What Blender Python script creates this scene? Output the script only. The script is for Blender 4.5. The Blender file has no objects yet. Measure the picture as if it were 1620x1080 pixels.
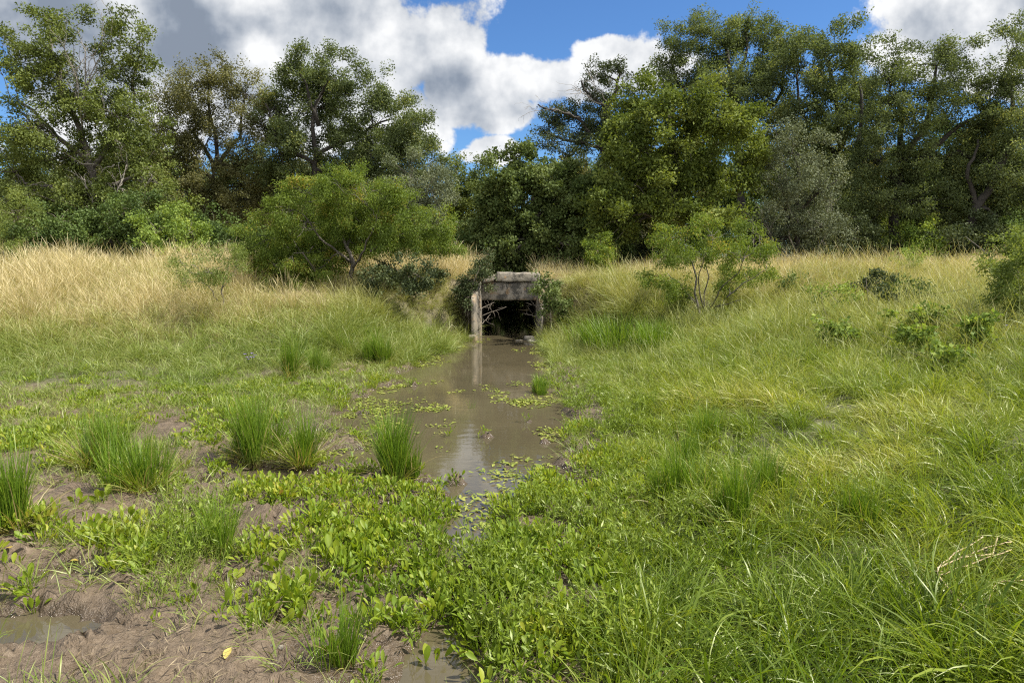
import bpy, math, numpy as np
from mathutils import Vector

R = math.radians
sc = bpy.context.scene
COL = sc.collection
rng = np.random.default_rng(11)

# ------------------------------------------------------------------ camera model
PITCH = math.atan(135 / 1080)
CZ = 1.75
CA, SA = math.cos(PITCH), math.sin(PITCH)


def ray(px, py):
    X = (px - 810) / 1080
    Y = (540 - py) / 1080
    return np.array([X, CA + Y * SA, -SA + Y * CA])


def P(px, py, D):
    d = ray(px, py)
    return np.array([0, 0, CZ]) + d * (D / d[1])


def proj(x, y, z):
    f = y * CA - (z - CZ) * SA
    u = y * SA + (z - CZ) * CA
    f = np.maximum(f, 0.05)
    return 810 + 1080 * x / f, 540 - 1080 * u / f


# ------------------------------------------------------------------ noise
_perm = np.random.default_rng(5).random((256, 256))


def vnoise(x, y):
    x = np.asarray(x, float); y = np.asarray(y, float)
    xi = np.floor(x).astype(int); yi = np.floor(y).astype(int)
    fx = x - xi; fy = y - yi
    fx = fx * fx * fx * (fx * (fx * 6 - 15) + 10); fy = fy * fy * fy * (fy * (fy * 6 - 15) + 10)
    a = _perm[xi & 255, yi & 255]; b = _perm[(xi + 1) & 255, yi & 255]
    c = _perm[xi & 255, (yi + 1) & 255]; d = _perm[(xi + 1) & 255, (yi + 1) & 255]
    return (a + (b - a) * fx) * (1 - fy) + (c + (d - c) * fx) * fy


def fbm(x, y, s=1.0, o=4):
    v = 0; a = 0.5; t = 0
    for k in range(o):
        v = v + a * vnoise(x * s + 17.3 * k, y * s - 9.1 * k); t += a
        s *= 2.03; a *= 0.5
    return v / t          # 0..1


def sstep(a, b, x):
    t = np.clip((x - a) / (b - a), 0, 1)
    return t * t * (3 - 2 * t)


# ------------------------------------------------------------------ terrain
_ey = [0, 4.7, 5.0, 5.4, 6.4, 7.3, 8.0, 9.2, 10.5, 12, 13.5, 14.4, 15, 40]
_eL = [-.25, -.25, -.5, -.85, -1.35, -1.95, -1.85, -1.6, -1.5, -1.25, -.92, -.78, -.66, -.66]
_eR = [-.35, -.35, .05, .24, .42, .45, .42, .27, .55, .62, .58, .56, .53, .53]
PUD = [(250, 705, .35, .14, .06), (420, 748, .35, .14, .08), (180, 770, .3, .1, .07), (430, 845, .22, .06, .07), (225, 830, .14, .1, .06), (560, 722, .5, .22, .07), (500, 690, .4, .2, .06), (690, 800, .2, .08, .07), (560, 838, .12, .06, .06), (930, 720, .2, .1, .06), (470, 760, .42, .16, .10), (40, 1000, .42, .17, .10), (610, 806, .13, .12, .08), (330, 770, .30, .10, .05),
       (110, 780, .35, .10, .05), (125, 905, .26, .09, .07), (395, 935, .16, .10, .07), (860, 745, .30, .12, .06),
       (480, 815, .2, .07, .06), (1000, 700, .2, .1, .05), (640, 770, .25, .1, .07)]
_pud = []
for _p in PUD:
    _d = ray(_p[0], _p[1]); _t = -CZ / _d[2]
    _pud.append((_d[0] * _t, _d[1] * _t, _p[2], _p[3], _p[4]))


_rp = np.random.default_rng(3)
HOOF = [(x_, y_, r_, d_) for x_, y_, r_, d_ in zip(_rp.uniform(-3.4, 1.2, 380), _rp.uniform(2.1, 7.2, 380), _rp.uniform(.03, .07, 380), _rp.uniform(.025, .06, 380))]


MND = []
for _p in [(765, 692, .17, .07), (712, 690, .10, .05), (835, 668, .12, .07), (725, 765, .2, .06), (660, 742, .13, .07), (800, 742, .06, .04), (600, 690, .16, .08), (540, 745, .2, .07), (860, 700, .1, .1), (575, 655, .2, .08), (650, 610, .2, .1)]:
    _d = ray(_p[0], _p[1]); _t = -CZ / _d[2]
    MND.append((_d[0] * _t, _d[1] * _t, _p[2], _p[3]))


def edge_d(x, y):
    w = (fbm(x, y, 1.7, 3) - .5) * .5 * sstep(14.5, 12.5, y)
    L = np.interp(y, _ey, _eL); Rr = np.interp(y, _ey, _eR)
    return np.maximum(L - x, x - Rr) + w


def H(x, y):
    x = np.asarray(x, float); y = np.asarray(y, float)
    d = edge_d(x, y)
    # marsh flat with puddles
    flat = .035 + .016 * np.clip(d, 0, 6) + .075 * (fbm(x, y, 1.5, 3) - .5) + .06 * (fbm(x, y, 5.5, 3) - .5)
    flat = flat + .045 * (fbm(x + 40, y, 11, 3) - .5) + .02 * (fbm(x - 9, y, 26, 2) - .5) + .04 * sstep(3.6, 2.4, y) * sstep(.6, .45, fbm(x, y, 2.2, 2))
    if x.size > 2000:
        near = (y < 7.6) & (x > -3.7) & (x < 1.5)
        xn, yn = x[near], y[near]; hh = np.zeros(xn.shape)
        for (cx, cy, r, dp) in HOOF:
            q = np.hypot((xn - cx) * (1 + 6 * dp), yn - cy) / r
            hh += dp * (-np.exp(-q ** 4) + .55 * np.exp(-((q - 1.35) / .35) ** 2))
        flat = flat.copy(); flat[near] += hh
    for (cx, cy, rx, ry, dep) in _pud:
        flat = flat - (dep + .03) * np.exp(-(((x - cx) / rx) ** 2 + ((y - cy) / ry) ** 2) ** 2)
    # right meadow slope
    t = x - 1.0 - .25 * (fbm(x, y, .8, 2) - .5)
    sp = np.log1p(np.exp(np.clip(t * 2.2, -30, 30))) / 2.2
    right = 1.2 * np.tanh(.155 * sp / 1.2 * 1.05) + .10 * (fbm(x, y + 50, .9, 3) - .5) * sstep(.3, 1.5, t)
    # embankment
    y0 = np.where(x < 0, 9.0, 10.2)
    dd = np.where((y > 15) & (y < 22), 9, np.where(y >= 22, np.abs(x + .05) - .6, d))
    w = np.interp(y, [0, 11, 13.7, 14.3, 22, 23, 40], [2.4, 2.2, 1.5, .9, .9, 1.6, 1.6])
    lat = sstep(0, 1, dd / w)
    lat = np.where(y > 22.3, np.maximum(lat, sstep(22.3, 23.2, y)), lat)
    emb = 1.16 * sstep(y0, 15.4, y) - .28 * sstep(20.8, 24.5, y)
    emb = emb + .10 * (fbm(x, y + 9, .7, 3) - .5) * sstep(9, 12, y)
    emb = np.maximum(emb * lat, 0)
    land = np.sqrt(np.maximum(right, 0) ** 2.0 + emb ** 2 - np.minimum(np.maximum(right, 0), emb) ** 2 * .75)
    chan = -.05 - .16 * sstep(0, .6, -d)
    wet = np.where(y < 22, sstep(-.02, .22, d), sstep(0, .3, dd))
    wet = np.where(y > 22.3, np.maximum(wet, sstep(22.3, 22.8, y)), wet)
    h = chan * (1 - wet) + (flat * sstep(26, 20, y) + land * np.minimum(lat + .0, 1) * np.where(y > 22.3, np.maximum(sstep(-.02, .5, dd), sstep(22.3, 22.9, y)), sstep(-.02, .5, dd))) * wet
    for (cx, cy, rx, ry) in MND:
        q = np.exp(-(((x - cx) / rx) ** 2 + ((y - cy) / ry) ** 2)) * (.6 + .8 * fbm(x, y, 9, 2))
        h = np.where(h < .05, np.maximum(h, -.16 + .2 * q), h)
    far = sstep(60, 200, np.hypot(x, y))
    return h * (1 - far) + .8 * far


def Hs(x, y):
    return float(H(np.array([x]), np.array([y]))[0])


def G(px, py, dmax=19.0):
    d = ray(px, py)
    ys = np.linspace(1.6, dmax, 900)
    t = ys / d[1]
    x = d[0] * t; z = CZ + d[2] * t
    hit = np.nonzero(z <= H(x, ys))[0]
    i = hit[0] if len(hit) else len(ys) - 1
    return np.array([x[i], ys[i], Hs(x[i], ys[i])])


# ------------------------------------------------------------------ mesh helpers
def mesh_np(name, V, faces, attrs=None, smooth=False):
    """faces: list of (M,k) int arrays."""
    me = bpy.data.meshes.new(name)
    V = np.asarray(V, np.float32)
    me.vertices.add(len(V)); me.vertices.foreach_set('co', V.ravel())
    nl = sum(f.size for f in faces); nf = sum(len(f) for f in faces)
    if nf:
        me.loops.add(nl); me.polygons.add(nf)
        me.loops.foreach_set('vertex_index', np.concatenate([f.ravel() for f in faces]).astype(np.int32))
        st = []; o = 0
        for f in faces:
            st.append(o + np.arange(len(f)) * f.shape[1]); o += f.size
        me.polygons.foreach_set('loop_start', np.concatenate(st).astype(np.int32))
        if smooth:
            me.polygons.foreach_set('use_smooth', np.ones(nf, bool))
    for k, v in (attrs or {}).items():
        v = np.asarray(v)
        if v.ndim == 2:
            a = me.attributes.new(k, 'FLOAT_VECTOR', 'POINT'); a.data.foreach_set('vector', v.astype(np.float32).ravel())
        elif v.dtype.kind == 'i':
            a = me.attributes.new(k, 'INT', 'POINT'); a.data.foreach_set('value', v.astype(np.int32))
        else:
            a = me.attributes.new(k, 'FLOAT', 'POINT'); a.data.foreach_set('value', v.astype(np.float32))
    me.update(calc_edges=True)
    return me


class Geo:
    def __init__(s):
        s.V = []; s.F = {}; s.A = []; s.B = []; s.n = 0

    def add(s, V, faces, tint=0.5, along=0.5):
        V = np.asarray(V, float).reshape(-1, 3)
        s.V.append(V)
        for f in faces:
            f = np.asarray(f, int)
            s.F.setdefault(f.shape[1], []).append(f + s.n)
        s.A.append(np.broadcast_to(np.asarray(tint, float), (len(V),)).copy())
        s.B.append(np.broadcast_to(np.asarray(along, float), (len(V),)).copy())
        s.n += len(V)

    def tube(s, pts, rad, sides=6, tint=0.5):
        pts = np.asarray(pts, float); n = len(pts)
        rad = np.broadcast_to(np.asarray(rad, float), (n,))
        T = np.gradient(pts, axis=0); T /= np.linalg.norm(T, axis=1)[:, None] + 1e-9
        up = np.array([0.31, 0.17, 0.93]) if abs(T[0, 2]) < .8 else np.array([1, .2, .1])
        N = np.cross(T, up); N /= np.linalg.norm(N, axis=1)[:, None] + 1e-9
        B = np.cross(T, N)
        a = np.arange(sides) / sides * 2 * np.pi
        V = pts[:, None] + rad[:, None, None] * (np.cos(a)[None, :, None] * N[:, None] + np.sin(a)[None, :, None] * B[:, None])
        i = np.arange(n - 1)[:, None] * sides; j = np.arange(sides)[None]; j2 = (j + 1) % sides
        F = np.stack([i + j, i + j2, i + sides + j2, i + sides + j], -1).reshape(-1, 4)
        s.add(V, [F, np.arange(sides)[None, ::-1], (np.arange(sides) + (n - 1) * sides)[None]], tint, np.repeat(np.linspace(0, 1, n), sides))

    def mesh(s, name, smooth=False):
        return mesh_np(name, np.concatenate(s.V), [np.concatenate(f) for f in s.F.values()],
                       {'tint': np.concatenate(s.A), 'along': np.concatenate(s.B)}, smooth)


def norm(v):
    return v / (np.linalg.norm(v, axis=-1, keepdims=True) + 1e-9)


def rand_dirs(n, g):
    return norm(g.normal(size=(n, 3)))


def leaf_quads(geo, C, T, N, L, W, tint):
    """pointed leaves: base C, along T, face normal N"""
    S = norm(np.cross(T, N)); n = len(C)
    L = np.broadcast_to(L, (n,))[:, None]; W = np.broadcast_to(W, (n,))[:, None]
    Nn = np.cross(S, T)
    m = C + T * L * .45
    V = np.stack([C, m + S * W * .5 + Nn * W * .12, C + T * L, m - S * W * .5 + Nn * W * .12], 1)
    F = np.arange(n * 4).reshape(n, 4)
    geo.add(V.reshape(-1, 3), [F], np.repeat(tint, 4), np.tile([0, .5, 1, .5], n))


def path(a, b, n, jit, g, bow=0.0):
    a = np.asarray(a, float); b = np.asarray(b, float)
    t = np.linspace(0, 1, n)[:, None]
    p = a + (b - a) * t
    L = np.linalg.norm(b - a)
    w = np.cumsum(g.normal(size=(n, 3)), 0); w -= w[0] + (w[-1] - w[0]) * t
    p = p + w * jit * L / max(n, 2) + np.array([0, 0, 1]) * bow * L * (4 * t * (1 - t))
    return p


# ------------------------------------------------------------------ objects
def tag(o, label, cat, group=None, kind=None):
    o['label'] = label
    o['category'] = cat
    if group: o['group'] = group
    if kind: o['kind'] = kind
    return o


def link(name, me, mat, parent=None, loc=None):
    o = bpy.data.objects.new(name, me); COL.objects.link(o)
    if mat is not None and not me.materials:
        me.materials.append(mat)
    if parent is not None: o.parent = parent
    if loc is not None: o.location = loc
    return o


def thing(name, label, cat, loc, group=None):
    o = bpy.data.objects.new(name, None); COL.objects.link(o)
    o.location = loc; o.empty_display_size = .2
    return tag(o, label, cat, group)


# ------------------------------------------------------------------ materials
def new_mat(name):
    m = bpy.data.materials.new(name); m.use_nodes = True
    nt = m.node_tree; nt.nodes.clear()
    return m, nt, nt.nodes, nt.links


def node(nt, t, **kw):
    n = nt.nodes.new(t)
    for k, v in kw.items():
        if k in n.inputs.keys() if hasattr(n.inputs, 'keys') else False:
            n.inputs[k].default_value = v
        else:
            setattr(n, k, v)
    return n


def math_(nt, op, a, b=None, c=None, clamp=False):
    n = nt.nodes.new('ShaderNodeMath'); n.operation = op; n.use_clamp = clamp
    for i, v in enumerate((a, b, c)):
        if v is None: continue
        if isinstance(v, (int, float)): n.inputs[i].default_value = v
        else: nt.links.new(v, n.inputs[i])
    return n.outputs[0]


def ramp(nt, fac, stops, interp='LINEAR'):
    n = nt.nodes.new('ShaderNodeValToRGB'); n.color_ramp.interpolation = interp
    e = n.color_ramp.elements
    while len(e) < len(stops): e.new(.5)
    for k, (p, c) in enumerate(stops):
        e[k].position = p; e[k].color = (*c, 1) if len(c) == 3 else c
    nt.links.new(fac, n.inputs[0])
    return n.outputs[0]


def mixc(nt, fac, a, b, mode='MIX'):
    n = nt.nodes.new('ShaderNodeMix'); n.data_type = 'RGBA'; n.blend_type = mode
    for i, v in ((0, fac), (6, a), (7, b)):
        if isinstance(v, (int, float)): n.inputs[i].default_value = v
        elif isinstance(v, tuple): n.inputs[i].default_value = (*v, 1)
        else: nt.links.new(v, n.inputs[i])
    return n.outputs[2]


def noise_(nt, vec, scale, detail=4, rough=.55, dist=0):
    n = nt.nodes.new('ShaderNodeTexNoise')
    n.inputs['Scale'].default_value = scale; n.inputs['Detail'].default_value = detail
    n.inputs['Roughness'].default_value = rough; n.inputs['Distortion'].default_value = dist
    if vec is not None: nt.links.new(vec, n.inputs['Vector'])
    return n.outputs['Fac']


def attr(nt, name, typ='GEOMETRY'):
    n = nt.nodes.new('ShaderNodeAttribute'); n.attribute_name = name; n.attribute_type = typ
    return n.outputs['Fac']


BOOST = {'oak_leaf': 1.5, 'dull_oak_leaf': 1.5, 'elm_leaf': 1.15, 'hackberry_leaf': 1.25, 'ivy_leaf': 1.3, 'underwood_leaf': 1.45, 'dark_shrub_leaf': 1.1, 'mesquite_leaf': 1.1, 'grey_leaf': 1.3, 'vine_leaf': 1.55, 'pale_mesquite_leaf': 1.0}
MATTE = set(BOOST)


def leaf_mat(name, stops, trans=.35, gloss=.06, rough=.45, inst=False, along=None, tcol=(1.25, 1.2, .55)):
    """stops: colour ramp over each leaf's own tint; along: (colour, start) toward the tip"""
    m, nt, N, L = new_mat(name)
    stops = [(p_, tuple(min(.7, BOOST.get(name, 1) * v_) for v_ in c_)) for p_, c_ in stops]
    f = attr(nt, 'tint')
    if inst:
        f2 = attr(nt, 'tint', 'INSTANCER')
        f = math_(nt, 'ADD', math_(nt, 'MULTIPLY', f, .45), math_(nt, 'MULTIPLY', f2, .55))
    c = ramp(nt, f, stops)
    if along:
        for (col, a0, a1) in along:
            mr = nt.nodes.new('ShaderNodeMapRange'); mr.inputs[1].default_value = a0; mr.inputs[2].default_value = a1
            L.new(attr(nt, 'along'), mr.inputs[0])
            c = mixc(nt, mr.outputs[0], c, col)
    d = N.new('ShaderNodeBsdfDiffuse'); L.new(c, d.inputs[0])
    t = N.new('ShaderNodeBsdfTranslucent'); L.new(mixc(nt, 1.0, c, tcol, 'MULTIPLY'), t.inputs[0])
    mx = N.new('ShaderNodeMixShader'); mx.inputs[0].default_value = trans
    L.new(d.outputs[0], mx.inputs[1]); L.new(t.outputs[0], mx.inputs[2])
    g = N.new('ShaderNodeBsdfGlossy'); g.inputs['Roughness'].default_value = .6 if name in MATTE else rough
    g.inputs[0].default_value = (.75, .75, .6, 1)
    m2 = N.new('ShaderNodeMixShader'); m2.inputs[0].default_value = .02 if name in MATTE else gloss
    L.new(mx.outputs[0], m2.inputs[1]); L.new(g.outputs[0], m2.inputs[2])
    o = N.new('ShaderNodeOutputMaterial'); L.new(m2.outputs[0], o.inputs[0])
    return m


def bark_mat(name, a, b, scale=9):
    m, nt, N, L = new_mat(name)
    tc = N.new('ShaderNodeTexCoord')
    f = noise_(nt, tc.outputs['Object'], scale, 5, .65)
    c = ramp(nt, f, [(.3, a), (.7, b)])
    p = N.new('ShaderNodeBsdfPrincipled'); p.inputs['Roughness'].default_value = .9
    L.new(c, p.inputs['Base Color'])
    bp = N.new('ShaderNodeBump'); bp.inputs['Strength'].default_value = .6; bp.inputs['Distance'].default_value = .02
    L.new(noise_(nt, tc.outputs['Object'], scale * 3, 4), bp.inputs['Height']); L.new(bp.outputs[0], p.inputs['Normal'])
    o = N.new('ShaderNodeOutputMaterial'); L.new(p.outputs[0], o.inputs[0])
    return m


M = {}
M['oak'] = leaf_mat('oak_leaf', [(0, (.044, .060, .024)), (.5, (.080, .104, .040)), (.93, (.12, .146, .056)), (1, (.24, .24, .06))], .4, .05)
M['oak_brown'] = leaf_mat('dull_oak_leaf', [(0, (.060, .062, .026)), (.5, (.105, .105, .044)), (1, (.15, .145, .06))], .4, .05)
M['grey'] = leaf_mat('grey_leaf', [(0, (.070, .085, .048)), (.5, (.12, .14, .082)), (1, (.18, .195, .12))], .2, .06)
M['bright'] = leaf_mat('elm_leaf', [(0, (.060, .088, .018)), (.5, (.115, .15, .030)), (1, (.19, .22, .05))], .36, .045)
M['ivy'] = leaf_mat('ivy_leaf', [(0, (.048, .072, .020)), (.5, (.085, .115, .034)), (1, (.14, .17, .055))], .25, .07, .4)
M['hack'] = leaf_mat('hackberry_leaf', [(0, (.060, .080, .022)), (.5, (.11, .14, .035)), (1, (.17, .20, .05))], .33, .05)
M['under'] = leaf_mat('underwood_leaf', [(0, (.035, .058, .018)), (.5, (.065, .10, .028)), (1, (.11, .155, .04))], .3, .05)
M['mesq'] = leaf_mat('mesquite_leaf', [(0, (.075, .115, .018)), (.55, (.135, .19, .030)), (.85, (.20, .25, .04)), (1, (.32, .24, .05))], .42, .03)
M['mesq_pale'] = leaf_mat('pale_mesquite_leaf', [(0, (.11, .15, .035)), (.6, (.18, .23, .055)), (1, (.25, .28, .08))], .42, .03)
M['dark'] = leaf_mat('dark_shrub_leaf', [(0, (.035, .050, .024)), (.5, (.06, .080, .034)), (1, (.10, .12, .05))], .22, .06)
M['vine'] = leaf_mat('vine_leaf', [(0, (.07, .11, .022)), (.5, (.12, .17, .032)), (1, (.20, .24, .045))], .35, .05)
M['rush'] = leaf_mat('rush_blade', [(0, (.09, .17, .012)), (.6, (.15, .25, .018)), (.88, (.24, .31, .03)), (1, (.38, .30, .13))], .36, .05, along=[((.20, .17, .07), .22, 0.0)])
M['bark'] = bark_mat('bark', (.06, .05, .04), (.17, .15, .125))
M['bark_dark'] = bark_mat('dark_bark', (.02, .018, .015), (.055, .046, .038))
M['bark_pale'] = bark_mat('pale_dead_wood', (.16, .14, .115), (.36, .33, .28), 14)
M['twig'] = bark_mat('twig_bark', (.10, .08, .06), (.22, .19, .15), 20)

# ------------------------------------------------------------------ trees
def crown(blobs, D, base, leaf, dens, mat, name, g, clump=.34, droop=0.0, flat=.75, lean_out=.5, shell=.55):
    """blobs [(px,py,rx,ry,(dy))] -> local coordinates; returns mesh, clump centres by blob"""
    geo = Geo(); cl = []
    for b in blobs:
        px, py, rx, ry = b[:4]; dy = b[4] if len(b) > 4 else g.uniform(-.9, .9)
        Dd = D + dy
        c = P(px, py, Dd) - base
        rx = rx * Dd / 1080; rz = ry * Dd / 1080; rd = .5 * (rx + rz) * 1.05
        area = math.pi * rx * rz
        nleaf = int(dens * area * DENS)
        nc = max(4, int(area / (clump * clump) * 1.25))
        u = rand_dirs(nc, g) * (g.random((nc, 1)) ** shell)
        u *= 1.04 + .3 * (g.random((nc, 1)) - .5)
        cc = c + u * np.array([rx, rd, rz])
        cl.append((c, cc, rx))
        w = g.uniform(.35, 1.6, nc); w /= w.sum()
        ids = g.choice(nc, nleaf, p=w)
        off = np.clip(g.normal(size=(nleaf, 3)), -1.7, 1.7) * clump * np.array([.55, .55, .55 * flat])
        # ragged sprays: stretch each clump along its own outward direction
        sd = norm(u + g.normal(size=(nc, 3)) * .5 + np.array([0, 0, -droop]))
        k = np.minimum(np.abs(g.normal(size=(nleaf, 1))), 1.6) * clump * .62
        pos = cc[ids] + off * .75 + sd[ids] * k
        T = norm(g.normal(size=(nleaf, 3)) * .8 + sd[ids] * lean_out + np.array([0, 0, -.25 - droop]))
        Nn = norm(g.normal(size=(nleaf, 3)) * .75 + np.array([0, 0, .8]))
        tint = np.clip(g.normal(.45, .18, nc)[ids] + g.normal(0, .16, nleaf), 0, 1)
        leaf_quads(geo, pos, T, Nn, .88 * leaf[0] * g.uniform(.65, 1.3, nleaf), .96 * leaf[1] * g.uniform(.7, 1.25, nleaf), tint)
    return geo.mesh(name), cl


def skeleton(trunks, D, base, cl, g, r0, twigs=.5, rt=.014):
    """trunks: list of pixel polylines [(px,py)...]; the first starts at the ground"""
    geo = Geo(); nodes = []
    for k, tr in enumerate(trunks):
        pts = [np.array([P(px, py, D)[0], D, P(px, py, D)[2]]) - base for (px, py) in tr]
        if k == 0: pts[0] = np.array([pts[0][0] * 0 if True else 0, 0, -.15])
        fine = [pts[0]]
        for a, b in zip(pts[:-1], pts[1:]):
            fine += list(path(a, b, 6, .22, g))[1:]
        fine = np.array(fine)
        if k > 0: fine[:, 1] += np.linspace(0, g.uniform(-1.2, 1.2), len(fine))
        ra = r0 * (.78 if k == 0 else .42)
        geo.tube(fine, np.linspace(ra, ra * .35, len(fine)) * (1 + .25 * np.exp(-np.arange(len(fine)) / 1.2) * (k == 0)), 8)
        nodes += [(p, ra * (1 - .65 * i / len(fine))) for i, p in enumerate(fine)]
    npos = np.array([n[0] for n in nodes]); nr = np.array([n[1] for n in nodes])
    hi = npos[:, 2] > npos[:, 2].max() * .3
    npos, nr = npos[hi], nr[hi]
    for (c, cc, rx) in cl:
        dist = np.linalg.norm(npos - c, axis=1) + .7 * np.maximum(npos[:, 2] - c[2], 0)
        i = int(np.argmin(dist))
        rl = min(nr[i] * .6, .035 + .012 * dist[i])
        limb = path(npos[i], c, 8, .35, g, .04)
        geo.tube(limb, np.linspace(rl, rl * .4, 8), 6)
        for q in cc[g.random(len(cc)) < twigs]:
            s = limb[g.integers(3, 8)]
            tw = path(s, q, 5, .4, g)
            geo.tube(tw, np.linspace(rt, rt * .3, 5), 4)
    return geo


TREES = 0
DENS = 2.6


def tree(name, label, D, trunks, blobs, mat, leaf=(.085, .045), dens=1000, bark='bark', r0=.18, group=None, cat='tree',
         clump=.36, twigs=.45, droop=0., flat=.75, base=None, dead=None, parts=('trunk', 'crown'), rt=.014, seed=None, shell=.44):
    global TREES
    TREES += 1
    g = np.random.default_rng(100 + TREES if seed is None else seed)
    if base is None:
        bx = P(trunks[0][0][0], trunks[0][0][1], D)[0]
        base = np.array([bx, D, Hs(bx, D)])
    root = thing(name, label, cat, base, group)
    me, cl = crown(blobs, D, base, leaf, dens, mat, parts[1], g, clump, droop, flat, shell=shell)
    link(parts[1], me, M[mat], root)
    sk = skeleton(trunks, D, base, cl, g, r0, twigs, rt)
    link(parts[0], sk.mesh(parts[0], True), M[bark], root)
    if dead:
        dg = Geo()
        for (a, b, r) in dead:
            A = P(a[0], a[1], D - .3) - base; B = P(b[0], b[1], D + g.uniform(-.8, .2)) - base
            pp = path(A, B, 9, .3, g)
            dg.tube(pp, np.linspace(r, r * .25, 9), 5)
            for _ in range(7):
                i = g.integers(2, 9); dv = norm((B - A) + g.normal(size=3) * np.linalg.norm(B - A) * .55)
                e = pp[i] + dv * g.uniform(.3, 1.0)
                q = path(pp[i], e, 5, .4, g); dg.tube(q, np.linspace(r * .4, r * .12, 5), 4)
                for _ in range(3):
                    j = g.integers(1, 5); e2 = q[j] + norm(dv + g.normal(size=3) * .6) * g.uniform(.15, .45)
                    dg.tube(path(q[j], e2, 4, .4, g), np.linspace(r * .2, r * .1, 4), 3)
        link('dead_branches', dg.mesh('dead_branches', True), M['bark_pale'], root)
    return root


FOREST = 'trees of the wood behind the embankment'
tree('tall_tree', 'tall ragged tree with two upright leafy plumes and bare grey twigs, far left', 22,
     [[(175, 400), (152, 310), (140, 255), (108, 170), (80, 60)], [(145, 265), (188, 180), (195, 80)], [(140, 255), (60, 190), (10, 150)], [(150, 300), (230, 260)], [(155, 310), (40, 290)]],
     [(78, 30, 24, 30), (75, 78, 34, 38), (52, 112, 42, 34), (18, 100, 30, 36), (95, 120, 26, 30), (170, 36, 20, 34), (192, 12, 10, 20), (212, 78, 26, 26), (192, 112, 36, 34), (232, 62, 12, 10),
      (140, 165, 60, 40), (60, 200, 55, 38), (190, 185, 60, 45), (110, 250, 95, 48), (220, 250, 55, 50), (20, 270, 55, 50), (250, 310, 50, 45), (120, 320, 90, 42), (190, 340, 60, 40), (40, 340, 60, 40)],
     'hack', (.095, .05), 700, 'bark', .2, FOREST, clump=.30,
     dead=[((130, 200), (105, 60), .025), ((150, 200), (178, 30), .025), ((60, 230), (5, 120), .03), ((180, 260), (130, 300), .025), ((120, 340), (60, 300), .03), ((200, 330), (240, 280), .025), ((130, 190), (122, 40), .03), ((140, 190), (160, 20), .03), ((120, 160), (135, 70), .025), ((180, 330), (215, 350), .03), ((190, 360), (200, 260), .04), ((150, 260), (30, 180), .03), ((170, 400), (140, 300), .05), ((90, 300), (10, 330), .03)])
tree('oak_tree', 'dull brownish oak with thin crown and sky showing round its forked limbs', 26,
     [[(345, 400), (342, 320), (338, 272)], [(338, 272), (300, 215), (285, 160)], [(340, 268), (372, 215), (370, 140)], [(345, 258), (390, 262), (435, 255)], [(340, 290), (290, 262)], [(340, 268), (335, 140)]],
     [(310, 128, 46, 28), (352, 112, 42, 18), (268, 160, 42, 36), (390, 150, 38, 34), (330, 175, 60, 30), (415, 195, 34, 38), (285, 215, 42, 28), (400, 232, 50, 20), (335, 215, 40, 18), (300, 300, 70, 34), (390, 300, 60, 34), (345, 340, 80, 34), (300, 255, 50, 24), (385, 268, 50, 22), (250, 220, 36, 50), (240, 290, 50, 50), (430, 320, 46, 40)],
     'oak_brown', (.09, .045), 640, 'bark_dark', .2, FOREST, clump=.34, twigs=.6)
tree('oak_tree', 'big rounded green oak with a bare dark trunk standing behind the large mesquite', 25,
     [[(508, 400), (498, 300), (500, 250), (508, 150)], [(500, 250), (560, 215), (610, 180)], [(500, 262), (440, 220), (430, 170)], [(505, 200), (480, 120)], [(500, 270), (640, 262)]],
     [(468, 108, 36, 24), (525, 118, 42, 28), (585, 146, 36, 30), (448, 165, 38, 40), (520, 175, 58, 40), (600, 195, 52, 42), (652, 195, 32, 34), (470, 225, 52, 32), (565, 245, 62, 36), (645, 245, 46, 42), (686, 262, 22, 42), (440, 250, 40, 26), (590, 250, 50, 30), (540, 290, 60, 34), (460, 285, 46, 30), (610, 290, 50, 40), (500, 130, 40, 26)],
     'oak', (.095, .048), 1000, 'bark_dark', .19, FOREST, clump=.36)
tree('grey_tree', 'small grey-green tree at the right foot of the rounded oak, beside the sky gap', 23,
     [[(655, 400), (652, 330), (650, 280)], [(652, 330), (690, 280)]],
     [(650, 285, 46, 40), (688, 300, 32, 46), (615, 315, 50, 38), (675, 345, 42, 40), (625, 360, 50, 35)],
     'grey', (.075, .035), 1050, 'bark', .12, FOREST, clump=.3)
tree('small_tree', 'low olive tree under the sky gap, just left of the vine-covered tree', 27,
     [[(728, 400), (728, 330), (722, 270)], [(728, 330), (755, 280)]],
     [(716, 262, 12, 16), (738, 280, 18, 18), (765, 272, 12, 16), (712, 305, 30, 30), (750, 310, 32, 34), (728, 350, 44, 44), (700, 375, 40, 30), (770, 350, 30, 40), (740, 395, 50, 26)],
     'hack', (.10, .05), 900, 'bark', .1, FOREST, clump=.34)
tree('vine_covered_tree', 'rounded dense tree smothered in vines behind the culvert', 21,
     [[(850, 410), (850, 340), (845, 280)], [(850, 340), (900, 300)], [(850, 350), (790, 320)]],
     [(842, 268, 52, 28), (795, 292, 40, 34), (775, 335, 34, 42), (872, 300, 58, 40), (830, 340, 62, 46), (905, 335, 48, 56), (790, 380, 44, 34), (850, 385, 52, 34), (900, 388, 44, 30), (800, 408, 46, 24, -.5), (850, 410, 40, 20, -.5)],
     'ivy', (.10, .075), 1150, 'bark', .14, FOREST, clump=.3, twigs=.3)
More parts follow.
